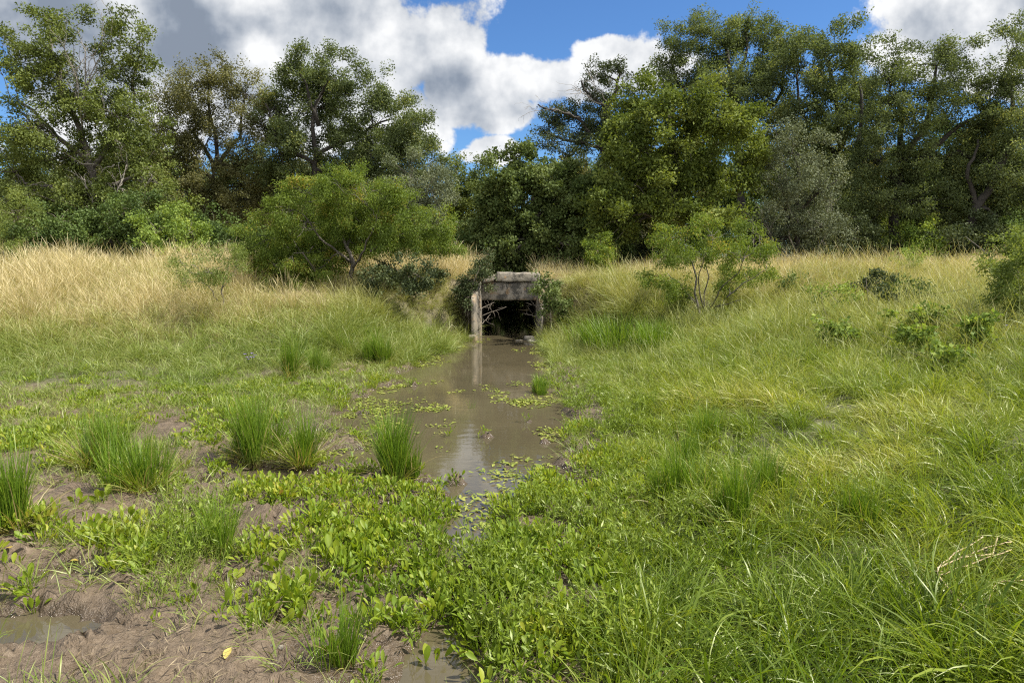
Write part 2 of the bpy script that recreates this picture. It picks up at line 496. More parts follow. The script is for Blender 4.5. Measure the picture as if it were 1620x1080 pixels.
tree('oak_tree', 'open crooked oak with bare twig ends showing against the white cloud', 27,
     [[(985, 400), (972, 300), (950, 230), (962, 170), (985, 110)], [(955, 225), (915, 190), (875, 178), (850, 170)], [(950, 232), (900, 226), (860, 215)], [(962, 170), (925, 145), (918, 130)]],
     [(945, 122, 22, 16), (978, 112, 18, 18), (882, 170, 24, 12), (915, 182, 34, 18), (862, 198, 22, 18), (925, 208, 44, 22), (965, 175, 26, 36), (880, 228, 44, 16), (960, 240, 40, 30), (945, 155, 20, 14)],
     'dark', (.095, .05), 800, 'bark_dark', .17, FOREST, clump=.3,
     dead=[((918, 185), (845, 172), .02), ((950, 165), (905, 138), .03), ((960, 160), (935, 130), .025)])
tree('leafy_tree', 'bright green leafy tree standing in front of the tallest oak', 20,
     [[(1052, 410), (1060, 340), (1072, 280), (1060, 180)], [(1062, 330), (1130, 260), (1165, 200)], [(1060, 330), (1000, 260), (1000, 190)], [(1070, 350), (1130, 320), (1150, 290)]],
     [(1022, 158, 40, 26), (995, 190, 34, 36), (1070, 172, 52, 32), (1115, 192, 44, 34), (1165, 182, 34, 28), (1020, 235, 56, 42), (1090, 232, 56, 40), (1178, 228, 30, 38), (998, 292, 50, 46), (1070, 290, 64, 44), (1155, 282, 42, 38), (1040, 345, 70, 40), (1125, 335, 44, 24), (975, 350, 44, 48), (985, 240, 30, 50), (1195, 255, 18, 20)],
     'bright', (.115, .06), 830, 'bark', .15, FOREST, clump=.36, twigs=.4)
tree('oak_tree', 'tallest oak of the wood, broad crown rising behind the bright leafy tree', 27,
     [[(1180, 400), (1170, 300), (1165, 200), (1150, 80)], [(1168, 220), (1230, 150), (1220, 70)], [(1166, 210), (1090, 150), (1070, 90)], [(1165, 160), (1190, 50)]],
     [(1118, 48, 44, 22), (1180, 44, 50, 22), (1068, 82, 38, 30), (1222, 72, 36, 36), (1140, 95, 66, 40), (1058, 128, 36, 32), (1210, 135, 56, 46), (1150, 155, 60, 46), (1238, 190, 46, 50), (1085, 160, 40, 30)],
     'oak', (.095, .046), 960, 'bark_dark', .24, FOREST, clump=.38)
tree('oak_tree', 'oak with a notched top between the tallest oak and the wide right-hand oak', 25,
     [[(1330, 400), (1325, 300), (1330, 230), (1310, 100)], [(1330, 235), (1375, 170), (1370, 120)], [(1328, 250), (1275, 180), (1270, 110)]],
     [(1290, 66, 36, 18), (1335, 74, 32, 28), (1268, 105, 42, 34), (1340, 125, 42, 40), (1290, 160, 54, 44), (1365, 180, 28, 44), (1315, 215, 56, 36), (1300, 262, 50, 30)],
     'oak', (.095, .05), 940, 'bark_dark', .2, FOREST, clump=.36)
tree('grey_tree', 'silvery grey-leaved tree with foliage hanging down to the dry grass', 21,
     [[(1262, 410), (1258, 340), (1262, 260)], [(1258, 340), (1300, 290)], [(1255, 350), (1225, 300)]],
     [(1248, 232, 50, 38), (1235, 290, 42, 46), (1292, 298, 44, 52), (1250, 345, 50, 44), (1302, 358, 44, 38), (1225, 385, 30, 26), (1275, 395, 50, 18)],
     'grey', (.07, .036), 1000, 'bark_dark', .13, FOREST, clump=.3, dead=[((1260, 400), (1240, 260), .025), ((1290, 410), (1310, 330), .025), ((1230, 405), (1205, 330), .02)])
tree('oak_tree', 'wide spreading oak on the right with arching dark limbs and a thick trunk', 23,
     [[(1410, 408), (1414, 340), (1424, 272), (1425, 170)], [(1424, 275), (1490, 215), (1550, 175)], [(1420, 290), (1370, 220), (1385, 120)], [(1424, 262), (1465, 180), (1470, 110)], [(1430, 262), (1520, 250), (1590, 262)]],
     [(1398, 108, 28, 34), (1448, 104, 44, 28), (1510, 90, 42, 22), (1402, 165, 54, 40), (1470, 152, 56, 38), (1545, 135, 46, 36), (1432, 210, 64, 28), (1510, 205, 60, 34), (1572, 190, 36, 42), (1395, 252, 56, 26), (1480, 258, 56, 22), (1550, 255, 56, 32), (1390, 310, 44, 30), (1470, 315, 60, 34), (1440, 285, 70, 30), (1540, 310, 50, 34), (1360, 280, 40, 50), (1350, 345, 50, 40), (1500, 350, 60, 30)],
     'oak', (.085, .042), 860, 'bark_dark', .26, FOREST, clump=.34, twigs=.55)
tree('oak_tree', 'oak at the right edge with a leaning forked trunk', 22,
     [[(1530, 408), (1540, 340), (1575, 270), (1620, 200), (1640, 100)], [(1548, 330), (1532, 270), (1550, 220)], [(1620, 200), (1600, 120)]],
     [(1606, 62, 32, 28), (1645, 105, 56, 46), (1598, 145, 34, 34), (1628, 205, 46, 50), (1600, 272, 46, 40), (1645, 300, 60, 60), (1575, 320, 44, 34), (1620, 360, 60, 34), (1590, 230, 40, 44), (1560, 280, 40, 40)],
     'oak', (.085, .042), 800, 'bark_dark', .2, FOREST, clump=.34, twigs=.55)

# trees farther back in the wood
back = [(40, 250, 60), (150, 270, 70), (255, 255, 60), (320, 310, 60), (430, 300, 70), (540, 300, 70), (630, 330, 60), (725, 330, 48), (800, 310, 44), (930, 290, 60),
        (1030, 250, 60), (1130, 230, 70), (1230, 240, 60), (1330, 290, 60), (1430, 310, 70), (1530, 300, 60), (1610, 270, 60), (-30, 300, 60), (1690, 290, 60), (1370, 225, 60), (1480, 215, 60), (1575, 205, 60), (95, 300, 60), (200, 215, 50), (380, 255, 60), (480, 265, 50), (590, 255, 55), (-150, 270, 80), (-290, 260, 80), (-430, 280, 80), (1790, 260, 80), (1930, 270, 80), (2080, 280, 80), (1290, 225, 60), (890, 270, 50), (980, 240, 56)]
for i, (px, py, r) in enumerate(back):
    g = np.random.default_rng(900 + i)
    D = 36 + g.uniform(-3, 5)
    bl = [(px, py + 8, r * .75, r * .5), (px - r * .5, py + 50, r * .7, r * .6), (px + r * .5, py + 55, r * .7, r * .6), (px, py + 90, r, r * .6)]
    if py < 300: bl.append((px, py + 120, r, 40))
    tree('background_tree', 'dim tree crown seen through gaps deep in the wood', D, [[(px, 405), (px + g.uniform(-10, 10), 330), (px, py + 30)]], bl,
         ['oak', 'oak_brown', 'under'][i % 3], (.14, .075), 460, 'bark_dark', .18, 'dim trees deep in the wood', clump=.45, twigs=.1)

# understorey shrubs along the foot of the wood
UN = 'undergrowth bushes along the foot of the wood'
und = [(18, 350, 44, 'mesq_pale', 'bluish feathery bush at the left edge above the dry grass', 19),
       (95, 365, 50, 'under', 'dark leafy bush left of the ragged tree trunk', 20),
       (210, 350, 52, 'under', 'leafy bush at the foot of the tall ragged tree', 20.5),
       (275, 360, 46, 'vine', 'pale green bush in front of the dull brownish oak', 19.5),
       (340, 372, 42, 'under', 'dark bush under the forked oak limbs', 21),
       (400, 385, 36, 'under', 'shaded bush touching the left side of the large mesquite', 20),
       (700, 390, 36, 'under', 'green bush right of the large mesquite above the pale dry grass', 20),
       (955, 385, 42, 'under', 'shaded bush behind the small bright bush', 20.5),
       (1020, 395, 40, 'dark', 'dark bush under the bright leafy tree', 20.8),
       (1110, 385, 46, 'under', 'deep green bush behind the right mesquite', 21),
       (1190, 380, 40, 'dark', 'dark bush left of the silvery tree', 22),
       (1345, 385, 44, 'dark', 'dark undergrowth bush right of the silvery tree', 21.5),
       (1385, 350, 34, 'bright', 'sunny green bush left of the thick oak trunk', 25),
       (1452, 380, 36, 'vine', 'pale leafy bush right of the thick oak trunk', 21.5),
       (1500, 390, 40, 'dark', 'dark bush below the arching oak limbs', 22),
       (1565, 380, 46, 'dark', 'dark bush behind the yellow-green bush at the right edge', 21.5),
       (1625, 380, 50, 'under', 'dark leafy bush at the far right edge of the wood', 21)]
for (px, py, r, mt, lab, D) in und:
    fe = mt == 'mesq_pale'
    tree('bush', lab, D, [[(px, 420), (px + 4, py)], [(px - 3, 415), (px - r * .5, py)], [(px + 3, 415), (px + r * .6, py)]],
         [(px, py - r * .35, r * .7, r * .6), (px - r * .6, py + 5, r * .6, r * .6), (px + r * .6, py + 8, r * .6, r * .6), (px, py + 32, r * 1.1, r * .6)],
         mt, (.06, .02) if fe else (.085, .05), 1500 if fe else 950, 'twig', .035, UN, 'bush', clump=.26, twigs=.6, parts=('stems', 'foliage'), rt=.01)

# ------------------------------------------------------------------ mesquites and shrubs on the embankment
def shrub(name, label, base_px, D, trunks, blobs, mat, **kw):
    if D is None:
        b = G(*base_px)
    else:
        x = P(base_px[0], base_px[1], D)[0]; b = np.array([x, D, Hs(x, D)])
    kw.setdefault('parts', ('stems', 'foliage')); kw.setdefault('cat', 'shrub')
    return tree(name, label, b[1], trunks, blobs, mat, base=b, **kw)


shrub('mesquite_tree', 'large bright feathery mesquite with reddish tips, left of the culvert', (553, 455), 14.5,
      [[(553, 458), (558, 420), (546, 385), (540, 330)], [(557, 425), (585, 395), (610, 350)], [(556, 415), (520, 385), (490, 340)], [(585, 398), (640, 370), (680, 360)], [(548, 392), (560, 300)],
       [(500, 455), (490, 420), (460, 380)], [(520, 455), (500, 400)]],
      [(505, 305, 48, 26), (565, 292, 56, 22), (610, 312, 34, 24), (445, 335, 42, 30), (490, 350, 60, 36), (560, 340, 66, 36), (630, 340, 42, 34), (680, 362, 40, 30), (420, 380, 34, 36), (470, 400, 60, 34),
       (540, 385, 60, 30), (610, 380, 56, 28), (665, 385, 42, 20), (440, 425, 40, 22), (500, 432, 40, 20), (712, 372, 20, 22), (600, 345, 50, 30), (540, 320, 50, 26), (500, 400, 50, 30), (445, 395, 46, 34), (415, 410, 36, 24), (470, 445, 40, 16), (530, 425, 36, 18)],
      'mesq', leaf=(.062, .017), dens=3300, bark='bark', r0=.07, cat='tree', clump=.2, droop=.45, twigs=.5, parts=('trunk', 'crown'), rt=.008)
shrub('mesquite_shrub', 'thin see-through young mesquite in the dry grass on the left', (350, 478), 12.4,
      [[(350, 478), (352, 452), (362, 420)], [(352, 455), (375, 432)], [(345, 476), (330, 440), (315, 410)]],
      [(305, 418, 28, 20), (345, 402, 32, 16), (330, 430, 34, 22), (372, 425, 24, 20), (290, 440, 16, 14), (385, 408, 16, 12)],
      'mesq_pale', leaf=(.05, .012), dens=2400, bark='twig', r0=.022, clump=.15, droop=.4, rt=.005)
shrub('mesquite_shrub', 'multi-stemmed mesquite on the right bank with its shadow on the grass', (1115, 485), 12.0,
      [[(1110, 488), (1102, 440), (1082, 385)], [(1112, 486), (1094, 430), (1092, 400)], [(1124, 486), (1132, 452), (1146, 430), (1150, 390)], [(1114, 486), (1118, 430), (1125, 380)], [(1150, 470), (1172, 448), (1205, 425)], [(1108, 487), (1078, 455), (1050, 430)], [(1130, 486), (1150, 470)]],
      [(1062, 375, 30, 20), (1092, 358, 22, 16), (1120, 372, 26, 20), (1168, 372, 30, 18), (1200, 385, 22, 22), (1190, 352, 14, 12), (1056, 402, 32, 22), (1105, 398, 36, 18), (1172, 408, 36, 22), (1208, 415, 16, 18), (1060, 445, 36, 22), (1160, 448, 30, 20), (1185, 440, 26, 14), (1030, 440, 16, 12), (1085, 470, 30, 14)],
      'mesq', leaf=(.055, .017), dens=3000, bark='bark', r0=.032, clump=.16, droop=.45, rt=.006)
shrub('small_bush', 'small bright yellow-green cone-shaped bush on the crest right of the culvert', (950, 425), 16.5,
      [[(950, 425), (950, 385)], [(950, 425), (940, 395)], [(951, 425), (962, 395)]],
      [(950, 382, 13, 12), (945, 398, 19, 15), (957, 402, 17, 14), (950, 416, 22, 12)],
      'mesq', leaf=(.07, .03), dens=2200, bark='twig', r0=.02, clump=.14, rt=.006)
shrub('dark_shrub', 'dark upright shrub leaning over the left corner of the culvert headwall', (735, 500), 14.5,
      [[(738, 500), (748, 450), (765, 405)], [(736, 500), (730, 455)], [(740, 500), (755, 470), (768, 440)]],
      [(768, 402, 12, 13), (755, 422, 16, 14), (772, 425, 12, 12), (745, 442, 20, 16), (728, 458, 18, 15), (762, 450, 14, 14), (742, 470, 20, 15)],
      'dark', leaf=(.05, .03), dens=2100, bark='twig', r0=.02, clump=.15, rt=.006)
shrub('dark_shrub', 'low dark rounded shrub in the grass below the large mesquite', (625, 470), 13.7,
      [[(610, 470), (605, 435)], [(625, 470), (640, 425)], [(640, 470), (670, 430)]],
      [(585, 445, 20, 16), (612, 428, 24, 20), (640, 432, 26, 22), (668, 438, 22, 18), (690, 436, 12, 14), (630, 455, 48, 14)],
      'dark', leaf=(.055, .036), dens=2600, bark='twig', r0=.02, clump=.16, rt=.006)
shrub('green_shrub', 'green shrub hugging the right corner of the culvert', (878, 505), 14.2,
      [[(878, 508), (868, 460), (858, 435)], [(880, 508), (885, 470)], [(870, 508), (862, 480)]],
      [(857, 440, 8, 9), (857, 462, 9, 12, -.1), (866, 455, 14, 12), (876, 470, 15, 14), (868, 485, 14, 12), (888, 490, 16, 14)],
      'ivy', leaf=(.055, .035), dens=3000, bark='twig', r0=.015, clump=.14, rt=.006)
shrub('low_shrub', 'low dark bluish shrub in the dry grass on the right, left one of two', (1385, 485), 10.8,
      [[(1385, 470), (1370, 440)], [(1387, 470), (1400, 445)]], [(1370, 440, 18, 13), (1392, 448, 22, 14), (1408, 458, 18, 10)],
      'dark', leaf=(.05, .032), dens=2600, bark='twig', r0=.012, clump=.12, rt=.004)
shrub('low_shrub', 'low wide shrub in the dry grass on the right, right one of two', (1445, 485), 10.8,
      [[(1440, 470), (1430, 452)], [(1450, 470), (1465, 450)]], [(1425, 455, 18, 10), (1450, 450, 22, 11), (1472, 460, 18, 10)],
      'under', leaf=(.045, .028), dens=1700, bark='twig', r0=.012, clump=.12, rt=.004)
shrub('low_shrub', 'low sprawling olive shrub right of the multi-stemmed mesquite', (1320, 492), 10.6,
      [[(1315, 478), (1300, 462)], [(1325, 478), (1345, 460)]], [(1295, 465, 20, 9), (1322, 460, 24, 9), (1350, 468, 20, 9)],
      'vine', leaf=(.045, .028), dens=1500, bark='twig', r0=.012, clump=.12, rt=.004)
shrub('low_shrub', 'small olive shrub in the dry grass just right of the multi-stemmed mesquite', (1250, 470), 13.2,
      [[(1245, 472), (1238, 448)], [(1252, 472), (1262, 445)]], [(1238, 450, 16, 12), (1258, 446, 18, 14), (1275, 455, 14, 10)],
      'under', leaf=(.05, .028), dens=1500, bark='twig', r0=.012, clump=.13, rt=.004)
shrub('low_shrub', 'small yellowish shrub in the crest grass below the wide spreading oak', (1435, 425), 15.5,
      [[(1432, 430), (1425, 405)], [(1438, 430), (1450, 408)]], [(1425, 408, 16, 12), (1446, 406, 18, 12), (1436, 420, 26, 12)],
      'vine', leaf=(.06, .03), dens=1300, bark='twig', r0=.012, clump=.13, rt=.004)
shrub('thorny_bush', 'yellow-green thorny bush cut by the right edge of the view', (1665, 540), 8.6,
      [[(1668, 540), (1640, 480), (1600, 430)], [(1668, 540), (1630, 500), (1580, 480)], [(1670, 540), (1650, 440), (1625, 370)], [(1672, 540), (1700, 430)]],
      [(1612, 388, 24, 22), (1640, 400, 40, 30), (1592, 412, 22, 14), (1570, 425, 20, 10), (1610, 430, 36, 22), (1585, 462, 30, 16), (1620, 475, 40, 24), (1660, 440, 50, 50), (1600, 495, 30, 12), (1690, 400, 50, 50), (1560, 400, 14, 5)],
      'mesq_pale', leaf=(.048, .019), dens=4600, bark='twig', r0=.025, clump=.13, rt=.004, twigs=.6)
shrub('feathery_bush', 'feathery light green bush at the left edge of the dry grass', (8, 430), 15,
      [[(8, 432), (5, 400)], [(10, 432), (25, 405)]], [(5, 398, 26, 16), (25, 410, 20, 14), (-10, 415, 26, 18)],
      'mesq_pale', leaf=(.06, .018), dens=2200, bark='twig', r0=.02, clump=.16, droop=.4, rt=.005)
shrub('dark_shrub', 'shaded dark green bush beyond the far end of the culvert tunnel', (806, 470), 22.75,
      [[(806, 480), (806, 440)], [(800, 480), (780, 450)], [(810, 480), (830, 450)]],
      [(775, 472, 26, 18, 0), (806, 472, 30, 18, -.1), (838, 472, 26, 18, 0), (765, 448, 28, 20, .2), (800, 446, 28, 20, .3), (835, 448, 28, 20, .2), (745, 460, 22, 26, .3), (862, 460, 22, 26, .3)],
      'ivy', leaf=(.07, .045), dens=1900, bark='twig', r0=.02, clump=.16, rt=.006)
VN = 'leafy vine patches sprawling over the right meadow'
for (px, py, rx, ry, lab) in [(1322, 520, 34, 12, 'green vine patch sprawling in the grass left of the dry tangle'), (1468, 498, 52, 9, 'wide vine patch under the two low dark shrubs'),
                              (1452, 536, 30, 14, 'compact dark green vine patch in the middle of the dry tangle'), (1545, 520, 40, 16, 'vine patch in the grass left of the thorny bush'),
                              (1500, 565, 34, 8, 'lowest vine patch of the right meadow, at the near side of the dry tangle')]:
    b = G(px, py + ry)
    shrub('vine_patch', lab, (px, py + ry + 26), None, [[(px, py + ry), (px, py)], [(px - 4, py + ry), (px - rx * .6, py)], [(px + 4, py + ry), (px + rx * .6, py)]],
          [(px - rx * .55, py, rx * .5, ry, .1), (px + rx * .5, py + 2, rx * .5, ry * .9, -.1), (px, py - 2, rx * .6, ry, 0)],
          'vine', leaf=(.055, .045), dens=2200, bark='twig', r0=.008, clump=.1, rt=.003, group=VN, cat='vine')

# ------------------------------------------------------------------ ground
def axis(segs):
    out = [segs[0][0]]
    for (a, b, s) in segs:
        n = max(1, int(round((b - a) / s)))
        out += list(np.linspace(a, b, n + 1)[1:])
    return np.array(out)


gx = np.concatenate([-np.geomspace(500, 22, 14), axis([(-20, -9, .5), (-9, -4, .12), (-4, 2.6, .028), (2.6, 8, .12), (8, 20, .5)]), np.geomspace(22, 500, 14)])
gy = np.concatenate([[-60, -30, -15, -8, -4, -2, -1, 0, .6, 1.0], axis([(1.3, 6.2, .028), (6.2, 13, .07), (13, 26, .12), (26, 40, .8)]), np.geomspace(44, 600, 16)])
# snap a grid line onto the headwall and the tunnel sides
for v in (-.70, .57):
    gx[np.argmin(np.abs(gx - v))] = v
for v in (14.98, 15.10, 21.95, 22.05):
    gy[np.argmin(np.abs(gy - v))] = v
XX, YY = np.meshgrid(gx, gy)
ZZ = H(XX, YY)
nx, ny = len(gx), len(gy)
ii = (np.arange(ny - 1)[:, None] * nx + np.arange(nx - 1)[None]).ravel()
F = np.stack([ii, ii + 1, ii + nx + 1, ii + nx], 1)
fcx = ((gx[:-1] + gx[1:]) / 2)[None].repeat(ny - 1, 0).ravel(); fcy = ((gy[:-1] + gy[1:]) / 2)[:, None].repeat(nx - 1, 1).ravel()
cut = (np.abs(fcx + .065) < .635) & (((fcy > 14.98) & (fcy < 15.2)) | ((fcy > 21.8) & (fcy < 22.05)))
F = F[~cut]
PXg, PYg = proj(XX, YY, ZZ)


# --- masks of what grows where (from the ground point's place) ---
def mask_fields(x, y, z):
    px, py = proj(x, y, z)
    d = edge_d(x, y)
    n1 = fbm(x, y, .9, 3); n2 = fbm(x + 31, y - 7, 2.6, 3); n3 = fbm(x - 11, y + 3, 6, 2)
    bl = np.interp(px, [-400, 0, 200, 400, 560, 740, 870, 1000, 1150, 1300, 1620, 2400], [528, 528, 532, 505, 485, 484, 510, 486, 474, 470, 466, 466])
    dry = sstep(55, -25, py - bl + 60 * (n1 - .5))
    dry = np.where(y > 15.3, 1, dry)
    bare = np.zeros_like(x)
    for (cx, cy, rx, ry, s) in [(60, 1020, 190, 130, 1.3), (300, 1060, 230, 85, 1.3), (470, 1075, 60, 60, 1.), (40, 900, 110, 45, .9), (140, 850, 80, 35, .8), (310, 740, 55, 45, .9), (260, 660, 45, 12, .6), (110, 790, 90, 22, .9), (445, 900, 50, 40, .7),
                                (470, 770, 90, 26, .9), (950, 985, 45, 45, .7), (890, 1050, 60, 40, .7), (620, 805, 40, 18, .8), (40, 620, 90, 14, .8), (190, 605, 60, 9, .7), (420, 590, 40, 10, .7), (1075, 615, 22, 18, .6), (970, 700, 30, 14, .6), (850, 745, 60, 22, .5), (230, 800, 40, 40, .6), (480, 810, 60, 16, .7), (560, 620, 30, 10, .6), (430, 762, 120, 22, 1.0), (270, 690, 50, 22, .8), (130, 785, 120, 24, 1.0), (560, 715, 100, 26, .7), (240, 655, 60, 14, .8), (330, 775, 60, 22, .8), (520, 655, 60, 14, .7), (420, 840, 60, 14, .8), (250, 745, 40, 26, .8), (650, 770, 30, 16, .6), (60, 760, 70, 30, .8), (200, 700, 50, 16, .8), (390, 800, 60, 18, .8), (500, 860, 30, 26, .7), (575, 820, 30, 14, .8), (700, 800, 26, 12, .6)]:
        bare = np.maximum(bare, s * np.exp(-(((px - cx) / rx) ** 2 + ((py - cy) / ry) ** 2)))
    mead = sstep(-25, 45, px - np.interp(py, [480, 520, 560, 600, 650, 700, 760, 850, 950, 1080], [880, 905, 925, 900, 940, 955, 985, 985, 965, 905]) + 90 * (n2 - .5))
    left = sstep(640, 560, py + 50 * (n1 - .5)) * sstep(520, 440, px - np.interp(py, [500, 560, 640], [190, 60, -30]))
    left = np.maximum(left, sstep(.2, .8, d) * sstep(570, 520, py) * (px < 810))
    return px, py, d, n1, n2, n3, dry, bare, mead, left


px_, py_, d_, n1_, n2_, n3_, dry_, bare_, mead_, left_ = mask_fields(XX, YY, ZZ)
cover = np.clip(np.maximum(np.maximum(mead_ * .9, left_), dry_) - bare_ * .3, 0, 1)
cover = np.where(YY > 15, 1, cover) * (1 - .0)
gm = mesh_np('ground', np.stack([XX, YY, ZZ], -1).reshape(-1, 3), [F], {'cover': cover.ravel(), 'dry': dry_.ravel(), 'bare': bare_.ravel()}, True)

m, nt, N, L = new_mat('mud_and_thatch')
geo_ = N.new('ShaderNodeNewGeometry'); pos = geo_.outputs['Position']
sep = N.new('ShaderNodeSeparateXYZ'); L.new(pos, sep.inputs[0])
na = noise_(nt, pos, 3, 5, .6); nb = noise_(nt, pos, 22, 5, .65, .6); nc_ = noise_(nt, pos, 90, 3, .6)
mud = ramp(nt, nb, [(.25, (.070, .050, .030)), (.5, (.148, .107, .066)), (.75, (.225, .168, .108))])
mud = mixc(nt, math_(nt, 'MULTIPLY', na, .5), mud, (.125, .09, .056))
wetm = N.new('ShaderNodeMapRange'); wetm.inputs[1].default_value = .085; wetm.inputs[2].default_value = .0
L.new(math_(nt, 'ADD', sep.outputs[2], math_(nt, 'MULTIPLY', math_(nt, 'SUBTRACT', na, .5), .05)), wetm.inputs[0])
mudw = mixc(nt, math_(nt, 'MULTIPLY', wetm.outputs[0], .75), mud, (.072, .053, .034))
pale = N.new('ShaderNodeMapRange'); pale.inputs[1].default_value = .62; pale.inputs[2].default_value = .74
L.new(nb, pale.inputs[0])
mudw = mixc(nt, math_(nt, 'MULTIPLY', pale.outputs[0], .35), mudw, (.29, .235, .17))
thg = ramp(nt, nb, [(.3, (.045, .05, .02)), (.55, (.10, .10, .04)), (.75, (.19, .16, .08))])
thd = ramp(nt, nb, [(.3, (.09, .07, .035)), (.55, (.20, .16, .08)), (.75, (.33, .26, .14))])
th = mixc(nt, attr(nt, 'dry'), thg, thd)
col = mixc(nt, attr(nt, 'cover'), mudw, th)
p = N.new('ShaderNodeBsdfPrincipled'); L.new(col, p.inputs['Base Color'])
rr = N.new('ShaderNodeMapRange'); rr.inputs[3].default_value = .62; rr.inputs[4].default_value = .13
L.new(math_(nt, 'MULTIPLY', wetm.outputs[0], math_(nt, 'SUBTRACT', 1.0, attr(nt, 'cover'))), rr.inputs[0])
L.new(rr.outputs[0], p.inputs['Roughness'])
bp = N.new('ShaderNodeBump'); bp.inputs['Strength'].default_value = 1.0; bp.inputs['Distance'].default_value = .03
L.new(math_(nt, 'ADD', nb, math_(nt, 'MULTIPLY', nc_, .35)), bp.inputs['Height']); L.new(bp.outputs[0], p.inputs['Normal'])
o = N.new('ShaderNodeOutputMaterial'); L.new(p.outputs[0], o.inputs[0])
tag(link('ground', gm, m), 'muddy marsh ground rising to a grassy embankment', 'ground', kind='structure')

# ------------------------------------------------------------------ water
m, nt, N, L = new_mat('murky_water')
geo_ = N.new('ShaderNodeNewGeometry'); pos = geo_.outputs['Position']
c = ramp(nt, noise_(nt, pos, .9, 4, .6, .4), [(.3, (.072, .060, .034)), (.7, (.100, .083, .048))])
p = N.new('ShaderNodeBsdfPrincipled'); L.new(c, p.inputs['Base Color'])
p.inputs['Roughness'].default_value = .03; p.inputs['IOR'].default_value = 1.5
bp = N.new('ShaderNodeBump'); bp.inputs['Strength'].default_value = .06; bp.inputs['Distance'].default_value = .02
mp = N.new('ShaderNodeMapping'); mp.inputs['Scale'].default_value = (1, 2.2, 1); L.new(pos, mp.inputs[0])
L.new(noise_(nt, mp.outputs[0], 4.5, 3, .5), bp.inputs['Height']); L.new(bp.outputs[0], p.inputs['Normal'])
o = N.new('ShaderNodeOutputMaterial'); L.new(p.outputs[0], o.inputs[0])
wy = np.linspace(1.2, 24.2, 60); wx = np.linspace(-9, 3.2, 40)
wX, wY = np.meshgrid(wx, wy)
ii = (np.arange(59)[:, None] * 40 + np.arange(39)[None]).ravel()
wm = mesh_np('water', np.stack([wX, wY, wX * 0], -1).reshape(-1, 3), [np.stack([ii, ii + 1, ii + 41, ii + 40], 1)], None, True)
tag(link('water', wm, m), 'shallow murky brown stream water and puddles', 'water', kind='structure')

# ------------------------------------------------------------------ culvert
def rough_block(geo, c8, n=(8, 6, 8), amp=.012, seed=0, bev=.012):
    """c8: 8 corners ordered (x0y0z0,x1y0z0,x1y1z0,x0y1z0, then top); noisy worn block"""
    c8 = np.asarray(c8, float)
    def tri(u, v, w):
        u = u[:, None]; v = v[:, None]; w = w[:, None]
        b = (c8[0] * (1 - u) + c8[1] * u) * (1 - v) + (c8[3] * (1 - u) + c8[2] * u) * v
        t = (c8[4] * (1 - u) + c8[5] * u) * (1 - v) + (c8[7] * (1 - u) + c8[6] * u) * v
        return b * (1 - w) + t * w
    cen = c8.mean(0)
    key = {}; V = []; Fq = []
    def vid(i, j, k):
        q = (i, j, k)
        if q not in key:
            key[q] = len(V); V.append(q)
        return key[q]
    a, b, c = n
    for i in range(a):
        for j in range(b):
            Fq.append((vid(i, j, 0), vid(i, j + 1, 0), vid(i + 1, j + 1, 0), vid(i + 1, j, 0)))
            Fq.append((vid(i, j, c), vid(i + 1, j, c), vid(i + 1, j + 1, c), vid(i, j + 1, c)))
        for k in range(c):
            Fq.append((vid(i, 0, k), vid(i + 1, 0, k), vid(i + 1, 0, k + 1), vid(i, 0, k + 1)))
            Fq.append((vid(i, b, k), vid(i, b, k + 1), vid(i + 1, b, k + 1), vid(i + 1, b, k)))
    for j in range(b):
        for k in range(c):
            Fq.append((vid(0, j, k), vid(0, j, k + 1), vid(0, j + 1, k + 1), vid(0, j + 1, k)))
            Fq.append((vid(a, j, k), vid(a, j + 1, k), vid(a, j + 1, k + 1), vid(a, j, k + 1)))
    q = np.array(V, float); u, v, w = q[:, 0] / a, q[:, 1] / b, q[:, 2] / c
    pts = tri(u, v, w)
    ne = ((u == 0) | (u == 1)).astype(int) + ((v == 0) | (v == 1)) + ((w == 0) | (w == 1))
    inw = norm(cen - pts)
    k = np.where(ne >= 2, bev * (1 + 2.5 * fbm(pts[:, 0] * 3 + pts[:, 2] * 2 + seed, pts[:, 1] * 3 + pts[:, 2] * 5, 3, 2) ** 2), 0)
    g = np.stack([fbm(pts[:, 1] + seed, pts[:, 2] + 5, 5, 3) - .5, fbm(pts[:, 0] + seed, pts[:, 2] + 9, 5, 3) - .5, fbm(pts[:, 0] + seed + 3, pts[:, 1], 5, 3) - .5], 1)
    geo.add(pts + inw * k[:, None] + g * amp * 2, [np.array(Fq)])


def box8(x0, x1, y0, y1, z0, z1):
    return [(x0, y0, z0), (x1, y0, z0), (x1, y1, z0), (x0, y1, z0), (x0, y0, z1), (x1, y0, z1), (x1, y1, z1), (x0, y1, z1)]


